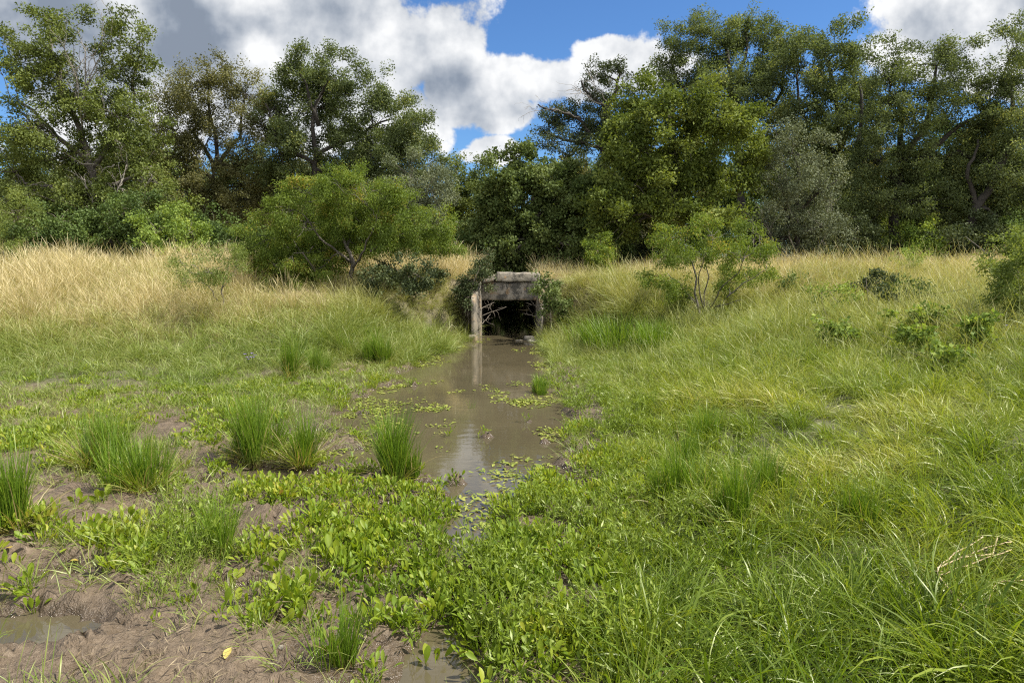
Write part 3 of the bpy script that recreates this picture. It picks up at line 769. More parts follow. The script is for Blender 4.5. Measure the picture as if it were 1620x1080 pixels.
def concrete(name, base, dark, stain, orange, pale=(.42, .38, .32)):
    m, nt, N, L = new_mat(name)
    tc = N.new('ShaderNodeTexCoord'); o_ = tc.outputs['Object']
    n1 = noise_(nt, o_, 4.5, 6, .75, .5); n2 = noise_(nt, o_, 26, 4, .7); n3 = noise_(nt, o_, 3.6, 4, .6, .4)
    c = ramp(nt, n2, [(.3, tuple(.75 * v for v in base)), (.7, base)])
    thr = .36 + .12 * stain
    f = ramp(nt, n1, [(thr - .05, (1, 1, 1)), (thr + .04, (0, 0, 0))])
    c = mixc(nt, f, c, dark)
    fo = ramp(nt, n3, [(.56, (0, 0, 0)), (.60, (1, 1, 1))])
    c = mixc(nt, math_(nt, 'MULTIPLY', fo, orange), c, (.36, .22, .10))
    fp = ramp(nt, noise_(nt, o_, 48, 2, .5), [(.66, (0, 0, 0)), (.72, (1, 1, 1))])
    c = mixc(nt, math_(nt, 'MULTIPLY', fp, .6), c, pale)
    p = N.new('ShaderNodeBsdfPrincipled'); p.inputs['Roughness'].default_value = .92; L.new(c, p.inputs['Base Color'])
    bp = N.new('ShaderNodeBump'); bp.inputs['Strength'].default_value = .7; bp.inputs['Distance'].default_value = .015
    L.new(n2, bp.inputs['Height']); L.new(bp.outputs[0], p.inputs['Normal'])
    o = N.new('ShaderNodeOutputMaterial'); L.new(p.outputs[0], o.inputs[0])
    return m


M['lichen'] = concrete('lichen_concrete', (.34, .30, .25), (.085, .078, .068), 1.15, .45)
M['capstone'] = concrete('cap_concrete', (.33, .29, .23), (.10, .09, .075), 1.15, .75)
M['pale_conc'] = concrete('pale_concrete', (.26, .225, .17), (.10, .09, .072), 1.0, .3)
M['tunnel'] = concrete('dark_concrete', (.10, .09, .075), (.045, .04, .035), .6, 0)  # darker base and stain tones than the other concretes
cb = np.array([-.065, 15.0, 0.])
cul = thing('culvert', 'old stained concrete box culvert with a broken parapet at the head of the stream', 'culvert', cb)


def cpart(name, blocks, mat, amp=.012, parent=cul, seed=0, n=(12, 4, 8), bev=.012):
    g = Geo()
    for k, b in enumerate(blocks): rough_block(g, np.asarray(b) - cb, n, amp, seed + k * 7, bev)
    return link(name, g.mesh(name), M[mat], parent)


XL, XR = -.665, .535
cpart('headwall', [box8(XL - .12, XR + .12, 15.0, 15.28, .78, 1.185)], 'lichen', .012, seed=2, n=(20, 4, 8))
cap = cpart('parapet', [[(-.36, 14.93, 1.19), (XR + .1, 14.93, 1.19), (XR + .1, 15.33, 1.19), (-.42, 15.33, 1.19), (-.32, 14.94, 1.395), (XR + .08, 14.94, 1.385), (XR + .08, 15.33, 1.39), (-.34, 15.33, 1.40)]], 'capstone', .014, seed=5, n=(24, 6, 6), bev=.005)
cpart('broken_corner', [[(XL - .02, 14.92, 1.10), (-.37, 14.93, 1.20), (-.40, 15.3, 1.20), (XL - .02, 15.3, 1.13), (XL + .02, 14.97, 1.235), (-.27, 14.95, 1.335), (-.33, 15.3, 1.385), (XL + .02, 15.3, 1.28)]], 'pale_conc', .03, seed=9, n=(8, 5, 4), bev=.03)
# wing walls, flared toward the camera
cpart('wing_wall', [[(-.855, 14.2, -.3), (-.785, 14.2, -.3), (XL, 14.998, -.3), (XL - .19, 14.998, -.3), (-.855, 14.2, .84), (-.785, 14.2, .82), (XL, 14.998, 1.2), (XL - .19, 14.998, 1.2)]], 'pale_conc', .007, seed=14, n=(4, 12, 14), bev=.003)
cpart('wing_wall', [[(.59, 14.25, -.3), (.625, 14.25, -.3), (XR + .19, 14.998, -.3), (XR, 14.998, -.3), (.59, 14.25, .72), (.625, 14.25, .70), (XR + .19, 14.998, 1.18), (XR, 14.998, 1.18)]], 'lichen', .007, seed=19, n=(4, 10, 14), bev=.003)
cpart('footing', [box8(-.94, -.74, 14.1, 14.26, -.2, .12)], 'pale_conc', .015, seed=23, n=(4, 4, 6), bev=.02)
cpart('tunnel', [box8(XL - .14, XL + .0, 15.29, 22.0, -.3, .98), box8(XR - .0, XR + .14, 15.29, 22.0, -.3, .98), box8(XL + .003, XR - .003, 15.29, 22.0, .80, .97), box8(XL + .003, XR - .003, 15.0, 22.0, -.45, -.25)], 'tunnel', .008, seed=30, n=(4, 10, 4))
cpart('jamb', [box8(XL - .13, XL - .0, 15.003, 15.285, -.3, .776)], 'lichen', .008, seed=41, n=(4, 4, 10))
cpart('jamb', [box8(XR, XR + .13, 15.003, 15.285, -.3, .776)], 'lichen', .008, seed=45, n=(4, 4, 10))

# drift branches in the mouth
def branch(label, segs, r, mat='twig', seed=0, y=14.6):
    g = np.random.default_rng(seed); geo = Geo()
    pts = [P(*s) for s in segs]; base = pts[0].copy()
    geo.tube(path(pts[0] - base, pts[1] - base, 8, .15, g), np.linspace(r, r * .4, 8), 6)
    for k in range(5):
        t = g.uniform(.25, .9); a = (pts[1] - base) * t
        e = a + norm(g.normal(size=3) + np.array([0, 0, .3])) * g.uniform(.1, .28)
        geo.tube(path(a, e, 5, .3, g), np.linspace(r * .45, r * .2, 5), 4)
    o = link('dead_branch', geo.mesh('dead_branch', True), M[mat], None, base)
    return tag(o, label, 'branch')


branch('long pale dead branch slanting up across the left half of the culvert mouth', [(762, 500, 14.55), (801, 485, 14.75)], .010, seed=1)
branch('short twiggy dead branch jammed beside the left wing wall', [(760, 490, 14.5), (782, 478, 14.9)], .011, seed=2)
branch('low dead branch just above the water at the left wing wall', [(762, 513, 14.5), (776, 497, 14.8)], .010, seed=5)
branch('thin dead branch reaching in from the right side of the culvert mouth', [(853, 501, 14.4), (827, 495, 14.8)], .010, seed=3)
branch('steep dead stick leaning against the right wing wall', [(852, 488, 14.5), (839, 476, 14.9)], .009, seed=4)


def rock(label, px, py, D, s, mat, seed, flat=.5):
    g = Geo(); n1, n2 = 14, 9
    u = np.linspace(0, 2 * np.pi, n1, endpoint=False); v = np.linspace(.05, np.pi - .05, n2)
    U, Vv = np.meshgrid(u, v)
    X = np.stack([np.sin(Vv) * np.cos(U), np.sin(Vv) * np.sin(U), np.cos(Vv)], -1)
    k = 1 + .7 * (fbm(X[..., 0] * 1.3 + seed, X[..., 1] * 1.3 + X[..., 2], 1.2, 3) - .5)
    X = np.sign(X) * np.abs(X) ** .8 * k[..., None] * np.array([s, s * .8, s * flat])
    i = np.arange(n2 - 1)[:, None] * n1; j = np.arange(n1)[None]
    F = np.stack([i + j, i + n1 + j, i + n1 + (j + 1) % n1, i + (j + 1) % n1], -1).reshape(-1, 4)
    g.add(X, [F, np.arange(n1)[None], np.arange(n1)[None, ::-1] + (n2 - 1) * n1])
    b = P(px, py, D); b[2] = max(0, Hs(b[0], b[1])) + s * flat * .35
    return tag(link('rock', g.mesh('rock', False), M[mat], None, b), label, 'rock')


rock('dark rock in the water at the foot of the right wing wall', 838, 519, 14.2, .12, 'tunnel', 1, .6)
rock('grey flat rock in front of the dark rock by the right wing wall', 843, 526, 13.9, .11, 'lichen', 4, .4)
rock('small pale flat stone in the stream left of the two rocks', 821, 523, 14.1, .075, 'pale_conc', 8, .25)

# ------------------------------------------------------------------ blades, plants
def blades(geo, n, g, h=(.3, .5), spread=.06, lean=(.1, .5), curl=.8, w=.006, seg=5, head=0.0, bias=(0, 0), center=(0, 0), droop=0.0, tint=(.5, .2), azs=.9):
    r = spread * np.sqrt(g.random(n)); th = g.random(n) * 2 * np.pi
    root = np.stack([center[0] + r * np.cos(th), center[1] + r * np.sin(th), np.full(n, -.02)], 1)
    az = th + g.normal(0, azs, n)
    dirh = np.stack([np.cos(az) + bias[0], np.sin(az) + bias[1]], 1); dirh /= np.linalg.norm(dirh, axis=1)[:, None]
    Hh = g.uniform(h[0], h[1], n); le = g.uniform(lean[0], lean[1], n); cu = curl * g.uniform(.3, 1.3, n)
    t = np.linspace(0, 1, seg + 1)
    ang = le[:, None] + cu[:, None] * t[None] ** 1.5 + droop * np.maximum(t[None] - .6, 0)
    ds = Hh[:, None] / seg
    hx = np.cumsum(np.sin(ang) * ds, 1) - np.sin(ang[:, :1]) * ds; hz = np.cumsum(np.cos(ang) * ds, 1) - np.cos(ang[:, :1]) * ds
    ctr = root[:, None] + np.concatenate([dirh[:, None] * hx[..., None], hz[..., None]], -1)
    tw = g.uniform(-.9, .9, n)[:, None] + g.uniform(-.8, .8, n)[:, None] * t[None]
    side = np.stack([-dirh[:, 1], dirh[:, 0], np.zeros(n)], 1)[:, None] * np.cos(tw)[..., None] + np.concatenate([dirh[:, None] * np.cos(ang)[..., None], -np.sin(ang)[..., None]], -1) * np.sin(tw)[..., None]
    prof = np.minimum(1, .6 + 2 * t) * (1 - t ** 2.2) + .06
    if head > 0:
        prof = .38 - .1 * t + head * np.exp(-((t - .86) / .09) ** 2)
    wd = w * prof[None] * g.uniform(.7, 1.3, n)[:, None]
    V = np.stack([ctr - side * wd[..., None] * .5, ctr + side * wd[..., None] * .5], 2)
    k = seg + 1
    base = np.arange(n)[:, None] * (2 * k); s = np.arange(seg)[None] * 2
    F = np.stack([base + s, base + s + 1, base + s + 3, base + s + 2], -1).reshape(-1, 4)
    tn = np.clip(g.normal(tint[0], tint[1], n), 0, 1)
    geo.add(V.reshape(-1, 3), [F], np.repeat(tn, 2 * k), np.tile(np.repeat(t, 2), n))


def broad_leaves(geo, C, T, Nn, Lh, Wd, g, tint, petiole=None):
    """lance-shaped leaves folded along the midrib; petiole: start points"""
    n = len(C); S = norm(np.cross(T, Nn)); Nn = np.cross(S, T)
    t = np.array([0, .15, .42, .70, .90, 1.0]); wv = np.array([.06, .42, .90, 1.0, .62, .08])
    bend = g.uniform(-.25, .35, n)
    ctr = C[:, None] + T[:, None] * (t[None] * Lh[:, None])[..., None] - Nn[:, None] * (bend[:, None] * t[None] ** 2 * Lh[:, None])[..., None]
    W = (.5 * Wd[:, None] * wv[None])[..., None]
    up = Nn[:, None] * W * .35
    V = np.stack([ctr - S[:, None] * W + up, ctr, ctr + S[:, None] * W + up], 2)
    k = len(t); base = np.arange(n)[:, None, None] * (3 * k); r = np.arange(k - 1)[None, :, None] * 3; c = np.arange(2)[None, None]
    F = np.stack([base + r + c, base + r + c + 1, base + r + c + 4, base + r + c + 3], -1).reshape(-1, 4)
    geo.add(V.reshape(-1, 3), [F], np.repeat(tint, 3 * k), np.tile(np.repeat(t, 3), n))
    if petiole is not None:
        S2 = S * .0022
        V = np.stack([petiole - S2, petiole + S2, C + S2 * .8, C - S2 * .8], 1)
        geo.add(V.reshape(-1, 3), [np.arange(n * 4).reshape(n, 4)], np.repeat(tint * .6, 4), .0)


def marsh_plant(n, g, hgt=.10, L=(.05, .09), spread=.03, upright=.6, width=.38):
    geo = Geo(); a = np.arange(n) * 2.4 + g.uniform(0, 6)
    root = np.stack([np.cos(a), np.sin(a), a * 0], 1) * spread * g.random((n, 1)); root[:, 2] = -.015
    out = np.stack([np.cos(a), np.sin(a), a * 0], 1)
    hh = hgt * g.uniform(.25, 1.0, n)
    C = root + out * (hh * g.uniform(.25, .75, n))[:, None] + np.array([0, 0, 1]) * hh[:, None]
    T = norm(out * g.uniform(.2, 1.0, n)[:, None] + np.array([0, 0, 1]) * upright + g.normal(size=(n, 3)) * .28)
    Nn = norm(-out * .7 + np.array([0, 0, .7]) + g.normal(size=(n, 3)) * .35)
    Lh = g.uniform(*L, n); tint = np.clip(g.normal(.5, .2, n), 0, 1)
    broad_leaves(geo, C, T, Nn, Lh, Lh * width * g.uniform(.8, 1.2, n), g, tint, root)
    return geo


def weed_sprig(n, g, h=.28):
    """thin branching stems with narrow alternate leaves"""
    geo = Geo()
    for k in range(n):
        a = g.uniform(0, 6.28); le = g.uniform(.2, .9)
        e = np.array([math.cos(a) * math.sin(le), math.sin(a) * math.sin(le), math.cos(le)]) * h * g.uniform(.6, 1.2)
        s = np.array([*(g.normal(size=2) * .03), -.02])
        pp = path(s, s + e, 6, .3, g)
        geo.tube(pp, np.linspace(.0022, .001, 6), 3, .3)
        m_ = 11
        t = g.uniform(.15, 1, m_); C = np.stack([np.interp(t, np.linspace(0, 1, 6), pp[:, q]) for q in range(3)], 1)
        T = norm(norm(e)[None] * .5 + g.normal(size=(m_, 3)) * .6); Nn = norm(g.normal(size=(m_, 3)) * .5 + np.array([0, 0, 1]))
        leaf_quads(geo, C, T, Nn, g.uniform(.025, .055, m_), .009, np.clip(g.normal(.55, .2, m_), 0, 1))
    return geo


def scatter(name, label, cat, pts, variants, mat, scl, tint, tilt=.15, seed=0, rotz=None):
    g = np.random.default_rng(seed); n = len(pts)
    rot = np.stack([g.normal(0, tilt, n), g.normal(0, tilt, n), g.uniform(0, 6.283, n) if rotz is None else rotz], 1)
    me = mesh_np(name, pts, [], {'rot': rot, 'scl': scl, 'var': g.integers(0, len(variants), n).astype(int), 'tint': tint})
    col = bpy.data.collections.new(name + '_kinds')
    for k, v in enumerate(variants):
        vm = v.mesh('%s_tuft_%02d' % (name, k)); vm.materials.append(mat)
        col.objects.link(bpy.data.objects.new('%s_tuft_%02d' % (name, k), vm))
    ng = bpy.data.node_groups.new(name + '_growth', 'GeometryNodeTree')
    ng.interface.new_socket('Geometry', in_out='INPUT', socket_type='NodeSocketGeometry')
    ng.interface.new_socket('Geometry', in_out='OUTPUT', socket_type='NodeSocketGeometry')
    gi = ng.nodes.new('NodeGroupInput'); go = ng.nodes.new('NodeGroupOutput')
    ip = ng.nodes.new('GeometryNodeInstanceOnPoints'); ci = ng.nodes.new('GeometryNodeCollectionInfo')
    ci.inputs['Collection'].default_value = col; ci.inputs['Separate Children'].default_value = True; ci.inputs['Reset Children'].default_value = True
    def na(nm, t):
        x = ng.nodes.new('GeometryNodeInputNamedAttribute'); x.data_type = t; x.inputs[0].default_value = nm
        return x.outputs['Attribute']
    er = ng.nodes.new('FunctionNodeEulerToRotation')
    ng.links.new(gi.outputs[0], ip.inputs['Points']); ng.links.new(ci.outputs[0], ip.inputs['Instance'])
    ip.inputs['Pick Instance'].default_value = True
    ng.links.new(na('var', 'INT'), ip.inputs['Instance Index'])
    ng.links.new(na('rot', 'FLOAT_VECTOR'), er.inputs[0]); ng.links.new(er.outputs[0], ip.inputs['Rotation'])
    ng.links.new(na('scl', 'FLOAT'), ip.inputs['Scale'])
    ng.links.new(ip.outputs[0], go.inputs[0])
    o = link(name, me, mat)
    md = o.modifiers.new('growth', 'NODES'); md.node_group = ng
    print('scatter', name, n)
    return tag(o, label, cat, kind='stuff')


def sample(xr, yr, rho, seed):
    """uniform points, density rho(y) per m2"""
    g = np.random.default_rng(seed); X = []; Y = []
    ys = np.arange(yr[0], yr[1], .5)
    for a in ys:
        dy = min(.5, yr[1] - a); hw = .80 * (a + dy) + .8
        x0 = max(xr[0], -hw); x1 = min(xr[1], hw)
        if x1 <= x0: continue
        n = g.poisson(rho(a) * (x1 - x0) * dy)
        X.append(g.uniform(x0, x1, n)); Y.append(g.uniform(a, a + dy, n))
    X = np.concatenate(X); Y = np.concatenate(Y)
    return X, Y, H(X, Y), g


def in_culvert(x, y):
    return (np.abs(x + .065) < .8) & (y > 14.85) & (y < 15.42) | ((x > -.9) & (x < .72) & (y > 14.1) & (y < 15.0) & (np.abs(x + .1) > .55))


# --- materials of the ground growth
M['straw'] = leaf_mat('straw_blade', [(0, (.15, .20, .05)), (.3, (.33, .31, .13)), (.65, (.52, .43, .22)), (1, (.68, .58, .36))], .3, .04, inst=True,
                      along=[((.13, .15, .045), .35, -.15)])
M['meadow'] = leaf_mat('meadow_blade', [(0, (.080, .140, .010)), (.28, (.160, .232, .020)), (.55, (.275, .32, .045)), (.8, (.41, .40, .13)), (1, (.58, .51, .28))], .42, .04, .4, inst=True)
M['olive'] = leaf_mat('olive_blade', [(0, (.085, .155, .018)), (.35, (.18, .25, .040)), (.65, (.32, .33, .10)), (1, (.50, .44, .22))], .34, .05, inst=True)
M['marsh'] = leaf_mat('marsh_leaf', [(0, (.075, .14, .012)), (.4, (.165, .25, .018)), (.75, (.28, .34, .028)), (.93, (.42, .41, .06)), (1, (.40, .27, .07))], .44, .03, .5, inst=True)
M['floater'] = leaf_mat('floating_leaf', [(0, (.13, .18, .03)), (.5, (.23, .27, .045)), (1, (.36, .36, .09))], .2, .08, .3, inst=True)
M['weed'] = leaf_mat('weed_leaf', [(0, (.10, .16, .014)), (.5, (.20, .275, .026)), (1, (.34, .37, .06))], .36, .05, inst=True)
M['litter'] = leaf_mat('straw_litter', [(0, (.10, .08, .05)), (.5, (.22, .17, .10)), (1, (.40, .33, .21))], .1, .03, inst=True)

# tall dry grass
def mk(fn, n, s): return [fn(np.random.default_rng(s + k)) for k in range(n)]
def dry_tuft(g):
    q = Geo()
    blades(q, 24, g, (.45, 1.15), .13, (.0, .45), .5, .0065, 6, head=.9, tint=(.62, .24))
    blades(q, 34, g, (.3, .7), .13, (.1, .7), .9, .007, 5, tint=(.5, .22))
    return q
X, Y, Z, g = sample((-22, 24), (7.5, 25), lambda y: 34 if y < 17.5 else 16, 21)
px, py, d, n1, n2, n3, dry, bare, mead, left = mask_fields(X, Y, Z)
keep = (g.random(len(X)) < dry * (.5 + .8 * n1)) & (d > np.interp(Y, [9, 12, 13], [.45, .2, .05])) & ~in_culvert(X, Y) & (Z > .10)
keep &= ~((np.abs(X + .05) < 1.6) & (Y > 21.5))
hgt = np.interp(dry, [0, 1], [.45, .85]) * (.75 + .5 * n2) * g.uniform(.75, 1.2, len(X))
hgt *= np.where((px > 410) & (px < 735) & (Y > 12.8) & (Y < 15.2), .36, 1) * .63 * (.25 + 1.55 * fbm(X, Y + 3, .7, 3))
hgt *= np.where(px > 860, .82, 1.0)
keep &= (px < 860) | (g.random(len(X)) < .35 + .9 * sstep(.35, .6, n1))
keep &= ~((np.abs(X + .05) < .75) & (Y > 15) & (Y < 24))
hgt *= np.where((X > .3) & (Y > 15), .88, 1)
tt = np.clip(.33 + .45 * dry + .9 * (n1 - .5) + .5 * (n2 - .5) - .20 * (X > .8) * sstep(15.5, 13.5, Y), 0, 1)
k = keep
scatter('dry_grass', 'tall straw-coloured dry grass covering the embankment', 'grass', np.stack([X, Y, Z], 1)[k], mk(dry_tuft, 7, 300), M['straw'], hgt[k], tt[k], .14, 1)

# olive mixed grass: feet of the embankment and the dry tangle
def olive_tuft(g):
    q = Geo(); blades(q, 46, g, (.22, .55), .12, (.2, 1.0), 1.1, .0065, 5, tint=(.5, .25)); blades(q, 7, g, (.4, .7), .1, (.1, .5), .5, .005, 5, head=.8, tint=(.85, .1))
    return q
X, Y, Z, g = sample((-16, 18), (5.2, 15.2), lambda y: 44, 22)
px, py, d, n1, n2, n3, dry, bare, mead, left = mask_fields(X, Y, Z)
X2, Y2, Z2, g2 = sample((-3.2, 3.0), (10.8, 15.0), lambda y: 110, 122)
X = np.concatenate([X, X2]); Y = np.concatenate([Y, Y2]); Z = np.concatenate([Z, Z2])
px, py, d, n1, n2, n3, dry, bare, mead, left = mask_fields(X, Y, Z)
tang = np.exp(-(((px - 1480) / 230) ** 2 + ((py - 555) / 60) ** 2))
rt = sstep(660, 560, py + 80 * (n1 - .5)) * mead
w = np.clip(np.maximum(left, rt) * (1 - .5 * dry) - .7 * bare, 0, 1)
w = np.where((Y > 10.5) & (d < 2), np.maximum(w, .85), w)
w = np.maximum(w, .55 * (px > 860) * (py < 500))
w *= 1 - 1.1 * np.exp(-(((px - 985) / 85) ** 2 + ((py - 540) / 30) ** 2) ** 2)
keep = (g.random(len(X)) < w) & (d > np.interp(Y, [9, 11.5, 13], [.30, .12, .03])) & ~in_culvert(X, Y)
sc_ = np.interp(py, [430, 540, 600, 650], [1.05, .95, .6, .4]) * g.uniform(.6, 1.2, len(X)) * (.7 + .6 * n2)
sc_ = np.where(px > 870, np.maximum(sc_, .55 * g.uniform(.8, 1.2, len(X))), sc_)
sc_ *= np.where((px > 840) & (px < 960), .75, 1) * np.where((px > 430) & (px < 735) & (Y > 12.8), .6, 1)
tt = np.clip(.36 + .55 * (n1 - .5) + .45 * dry + .3 * (n3 - .5) + .22 * tang * (px > 1200) - .14 * sstep(500, 560, py) * (px < 600), 0, 1)
scatter('mixed_grass', 'half-dried olive grass at the foot of the embankment and on the right bank', 'grass', np.stack([X, Y, Z], 1)[keep], mk(olive_tuft, 7, 330), M['olive'], sc_[keep], tt[keep], .2, 2)

# lush meadow on the right
def mead_tuft(g):
    q = Geo(); blades(q, 44, g, (.20, .52), .11, (.1, 1.0), 1.4, .0068, 6, tint=(.42, .27), bias=(.75, 0)); blades(q, 5, g, (.3, .55), .1, (.1, .8), 1.2, .011, 6, tint=(.4, .2)); blades(q, 14, g, (.12, .34), .1, (.4, 1.3), 1.1, .006, 4, tint=(.85, .2))
    return q
X, Y, Z, g = sample((-.6, 12), (1.9, 11.5), lambda y: 85 if y < 4.5 else 60, 23)
px, py, d, n1, n2, n3, dry, bare, mead, left = mask_fields(X, Y, Z)
w = np.clip(mead * (1 - dry) * sstep(500, 580, py + 60 * (n1 - .5)) - .6 * bare, 0, 1)
keep = (g.random(len(X)) < w) & (d > .12)
sc_ = np.interp(py, [480, 620, 760, 900, 1080], [.75, .6, .58, .72, .8]) * g.uniform(.6, 1.2, len(X)) * (.65 + .7 * n2)
sc_ *= np.interp(px - np.interp(py, [480, 650, 850, 1080], [890, 930, 975, 900]), [0, 160], [.6, 1])
tt = np.clip(.36 - .14 * sstep(760, 960, py) - .22 * np.exp(-(((px - 1110) / 110) ** 2 + ((py - 790) / 110) ** 2)) + .14 * np.exp(-(((px - 1350) / 260) ** 2 + ((py - 670) / 70) ** 2)) + 1.5 * (n1 - .47) + .35 * (n3 - .5) + .12 * sstep(1150, 1500, px) * sstep(850, 600, py), 0, 1)
scatter('meadow_grass', 'lush tangled green grass of the right-hand meadow', 'grass', np.stack([X, Y, Z], 1)[keep], mk(mead_tuft, 14, 360), M['meadow'], sc_[keep], tt[keep], .25, 3, rotz=(9 * fbm(X, Y + 77, .55, 2) + g.normal(0, .75, len(X)))[keep])

# short fine grass on the left flat
def short_tuft(g):
    q = Geo(); blades(q, 36, g, (.05, .22), .09, (.1, 1.0), 1.0, .0042, 4, tint=(.5, .25)); return q
X, Y, Z, g = sample((-9, 2.2), (2.0, 12.5), lambda y: 75, 24)
px, py, d, n1, n2, n3, dry, bare, mead, left = mask_fields(X, Y, Z)
w = np.clip((.75 * sstep(.42, .6, n2) * sstep(760, 640, py) + .9 * sstep(.42, .58, n1)) * (1 - .6 * mead) - bare * .85, 0, 1)
keep = (g.random(len(X)) < w) & (d > .1) & (Z > .012)
scatter('short_grass', 'short fine grass on the muddy flat left of the stream', 'grass', np.stack([X, Y, Z], 1)[keep], mk(short_tuft, 5, 380), M['olive'], (g.uniform(.6, 1.2, len(X)))[keep], np.clip(.25 + .6 * (n1 - .5), 0, 1)[keep], .2, 4)

# broad-leaved marsh plants carpet
X, Y, Z, g = sample((-8, 2.6), (1.9, 14), lambda y: 560 if y < 5 else (330 if y < 9 else 180), 25)
px, py, d, n1, n2, n3, dry, bare, mead, left = mask_fields(X, Y, Z)
pat = np.zeros_like(X)
for (cx, cy, rx, ry, s) in [(680, 850, 190, 90, 1.1), (800, 950, 200, 150, 1.15), (560, 890, 70, 50, .8), (430, 790, 110, 26, 1.), (560, 775, 90, 18, .9), (640, 780, 60, 30, 1.), (330, 640, 120, 26, .9), (440, 615, 110, 20, .9), (520, 625, 60, 14, .8), (340, 700, 60, 40, .9), (220, 880, 50, 50, .6), (300, 920, 60, 30, .8),
                            (870, 780, 70, 50, .9), (920, 860, 60, 60, .9), (765, 690, 40, 10, 1.4), (712, 690, 24, 7, 1.2), (835, 668, 24, 9, 1.2), (725, 765, 50, 12, 1.3), (660, 742, 30, 12, 1.2), (600, 690, 40, 12, 1.2), (540, 745, 50, 12, 1.2), (575, 655, 40, 8, 1.0), (650, 610, 30, 8, 1.0), (900, 660, 50, 25, .7), (980, 760, 60, 60, .7), (80, 690, 70, 30, .7), (40, 830, 60, 30, .6), (20, 920, 40, 25, .7), (440, 960, 40, 30, .6), (700, 560, 60, 12, .5), (600, 590, 80, 20, .6), (880, 600, 40, 20, .6), (820, 760, 30, 14, .7), (150, 730, 60, 30, .6), (480, 720, 40, 20, .7), (150, 850, 50, 18, .6)]:
    pat = np.maximum(pat, s * np.exp(-(((px - cx) / rx) ** 2 + ((py - cy) / ry) ** 2)))
w = np.clip((pat * 1.3 + .6 * sstep(.46, .6, n2)) * sstep(.46, .58, .5 * n2 + .5 * n3 + .15 * pat) - .75 * bare - .6 * sstep(30, 120, px - 950) - .9 * left * (py < 575), 0, 1)
keep = (g.random(len(X)) < w) & ((d > -.05) | (Z > .0)) & ((Z > .006) | ((pat > .75) & (Z > -.035))) & (py > 520)
mp_ = [marsh_plant(g_.integers(7, 12), g_, .07, (.032, .058), .035, 1.1, .40) for g_ in [np.random.default_rng(400 + k) for k in range(10)]]
zz = np.maximum(Z, -.03)
sc_ = g.uniform(.55, 1.25, len(X)) * np.interp(py, [560, 700, 900], [.75, .85, 1.0])
scatter('marsh_plants', 'carpet of bright broad-leaved marsh plants on the wet mud', 'marsh plants', np.stack([X, Y, zz], 1)[keep], mp_, M['marsh'], sc_[keep], np.clip(.50 + .9 * (n2 - .5) + g.normal(0, .22, len(X)), 0, 1)[keep], .25, 5)

# thin-leaved weeds among them
X, Y, Z, g = sample((-3.2, 3.5), (1.9, 8.5), lambda y: 95 if y < 5 else 60, 26)
px, py, d, n1, n2, n3, dry, bare, mead, left = mask_fields(X, Y, Z)
pat = np.zeros_like(X)
for (cx, cy, rx, ry, s) in [(860, 960, 170, 130, 1.), (1020, 850, 140, 120, .9), (1000, 690, 100, 70, .8), (1080, 1000, 150, 80, .8), (280, 870, 90, 60, .9), (250, 930, 50, 40, .9), (760, 1040, 90, 50, .9), (900, 640, 60, 40, .5), (330, 830, 60, 40, .7)]:
    pat = np.maximum(pat, s * np.exp(-(((px - cx) / rx) ** 2 + ((py - cy) / ry) ** 2)))
keep = (g.random(len(X)) < np.clip(pat * 1.1 - .5 * bare, 0, 1) * (.4 + n3)) & (d > .05) & (Z > -.01)
scatter('weeds', 'thin-leaved green weeds tangled among the marsh plants', 'weeds', np.stack([X, Y, Z], 1)[keep], [weed_sprig(7, np.random.default_rng(430 + k), .24) for k in range(6)], M['weed'], g.uniform(.6, 1.15, len(X))[keep], np.clip(.4 + .6 * (n2 - .5), 0, 1)[keep], .2, 6)

# floating leaves on the water
def pads(g):
    q = Geo(); n = 9
    a = g.random(n) * 6.28; r = .11 * np.sqrt(g.random(n))
    C = np.stack([r * np.cos(a), r * np.sin(a), g.uniform(.002, .012, n)], 1)
    az = g.random(n) * 6.28; T = np.stack([np.cos(az), np.sin(az), g.uniform(-.05, .2, n)], 1)
    Lh = g.uniform(.025, .06, n)
    broad_leaves(q, C, norm(T), norm(np.array([0, 0, 1.]) + g.normal(size=(n, 3)) * .15), Lh, Lh * .42, g, np.clip(g.normal(.5, .2, n), 0, 1))
    return q
X, Y, Z, g = sample((-4, 2), (4.2, 14.5), lambda y: 130, 27)
px, py, d, n1, n2, n3, dry, bare, mead, left = mask_fields(X, Y, Z)
pat = np.zeros_like(X)
for (cx, cy, rx, ry, s) in [(750, 640, 25, 6, 1.), (810, 645, 45, 12, 1.), (850, 640, 30, 14, 1.), (610, 655, 40, 8, .9), (660, 620, 40, 4, .9), (600, 668, 60, 14, .8), (680, 668, 30, 6, .9), (560, 690, 60, 16, 1.), (700, 725, 60, 8, .5), (840, 660, 40, 14, .7), (620, 700, 60, 14, .8), (840, 540, 30, 6, .9), (860, 565, 30, 8, .9), (700, 560, 40, 6, .9), (640, 580, 40, 8, .9), (545, 720, 50, 14, .8), (770, 545, 12, 3, .5), (730, 530, 10, 2, .6), (500, 745, 50, 8, .5)]:
    pat = np.maximum(pat, s * np.exp(-(((px - cx) / rx) ** 2 + ((py - cy) / ry) ** 2)))
pat = np.maximum(pat, .75 * np.exp(-((d + .05) / .16) ** 2) * sstep(.4, .6, n2))
keep = (g.random(len(X)) < pat * 1.6 * sstep(.44, .6, .5 * n3 + .5 * n2 + .12 * (pat - .5))) & (Z < .015)
scatter('floating_leaves', 'small yellow-green leaves floating on the stream', 'water weed', np.stack([X, Y, np.maximum(Z, 0) * 0 + .002], 1)[keep], mk(pads, 6, 450), M['floater'], g.uniform(.6, 1.15, len(X))[keep], g.random(len(X))[keep], .0, 7)

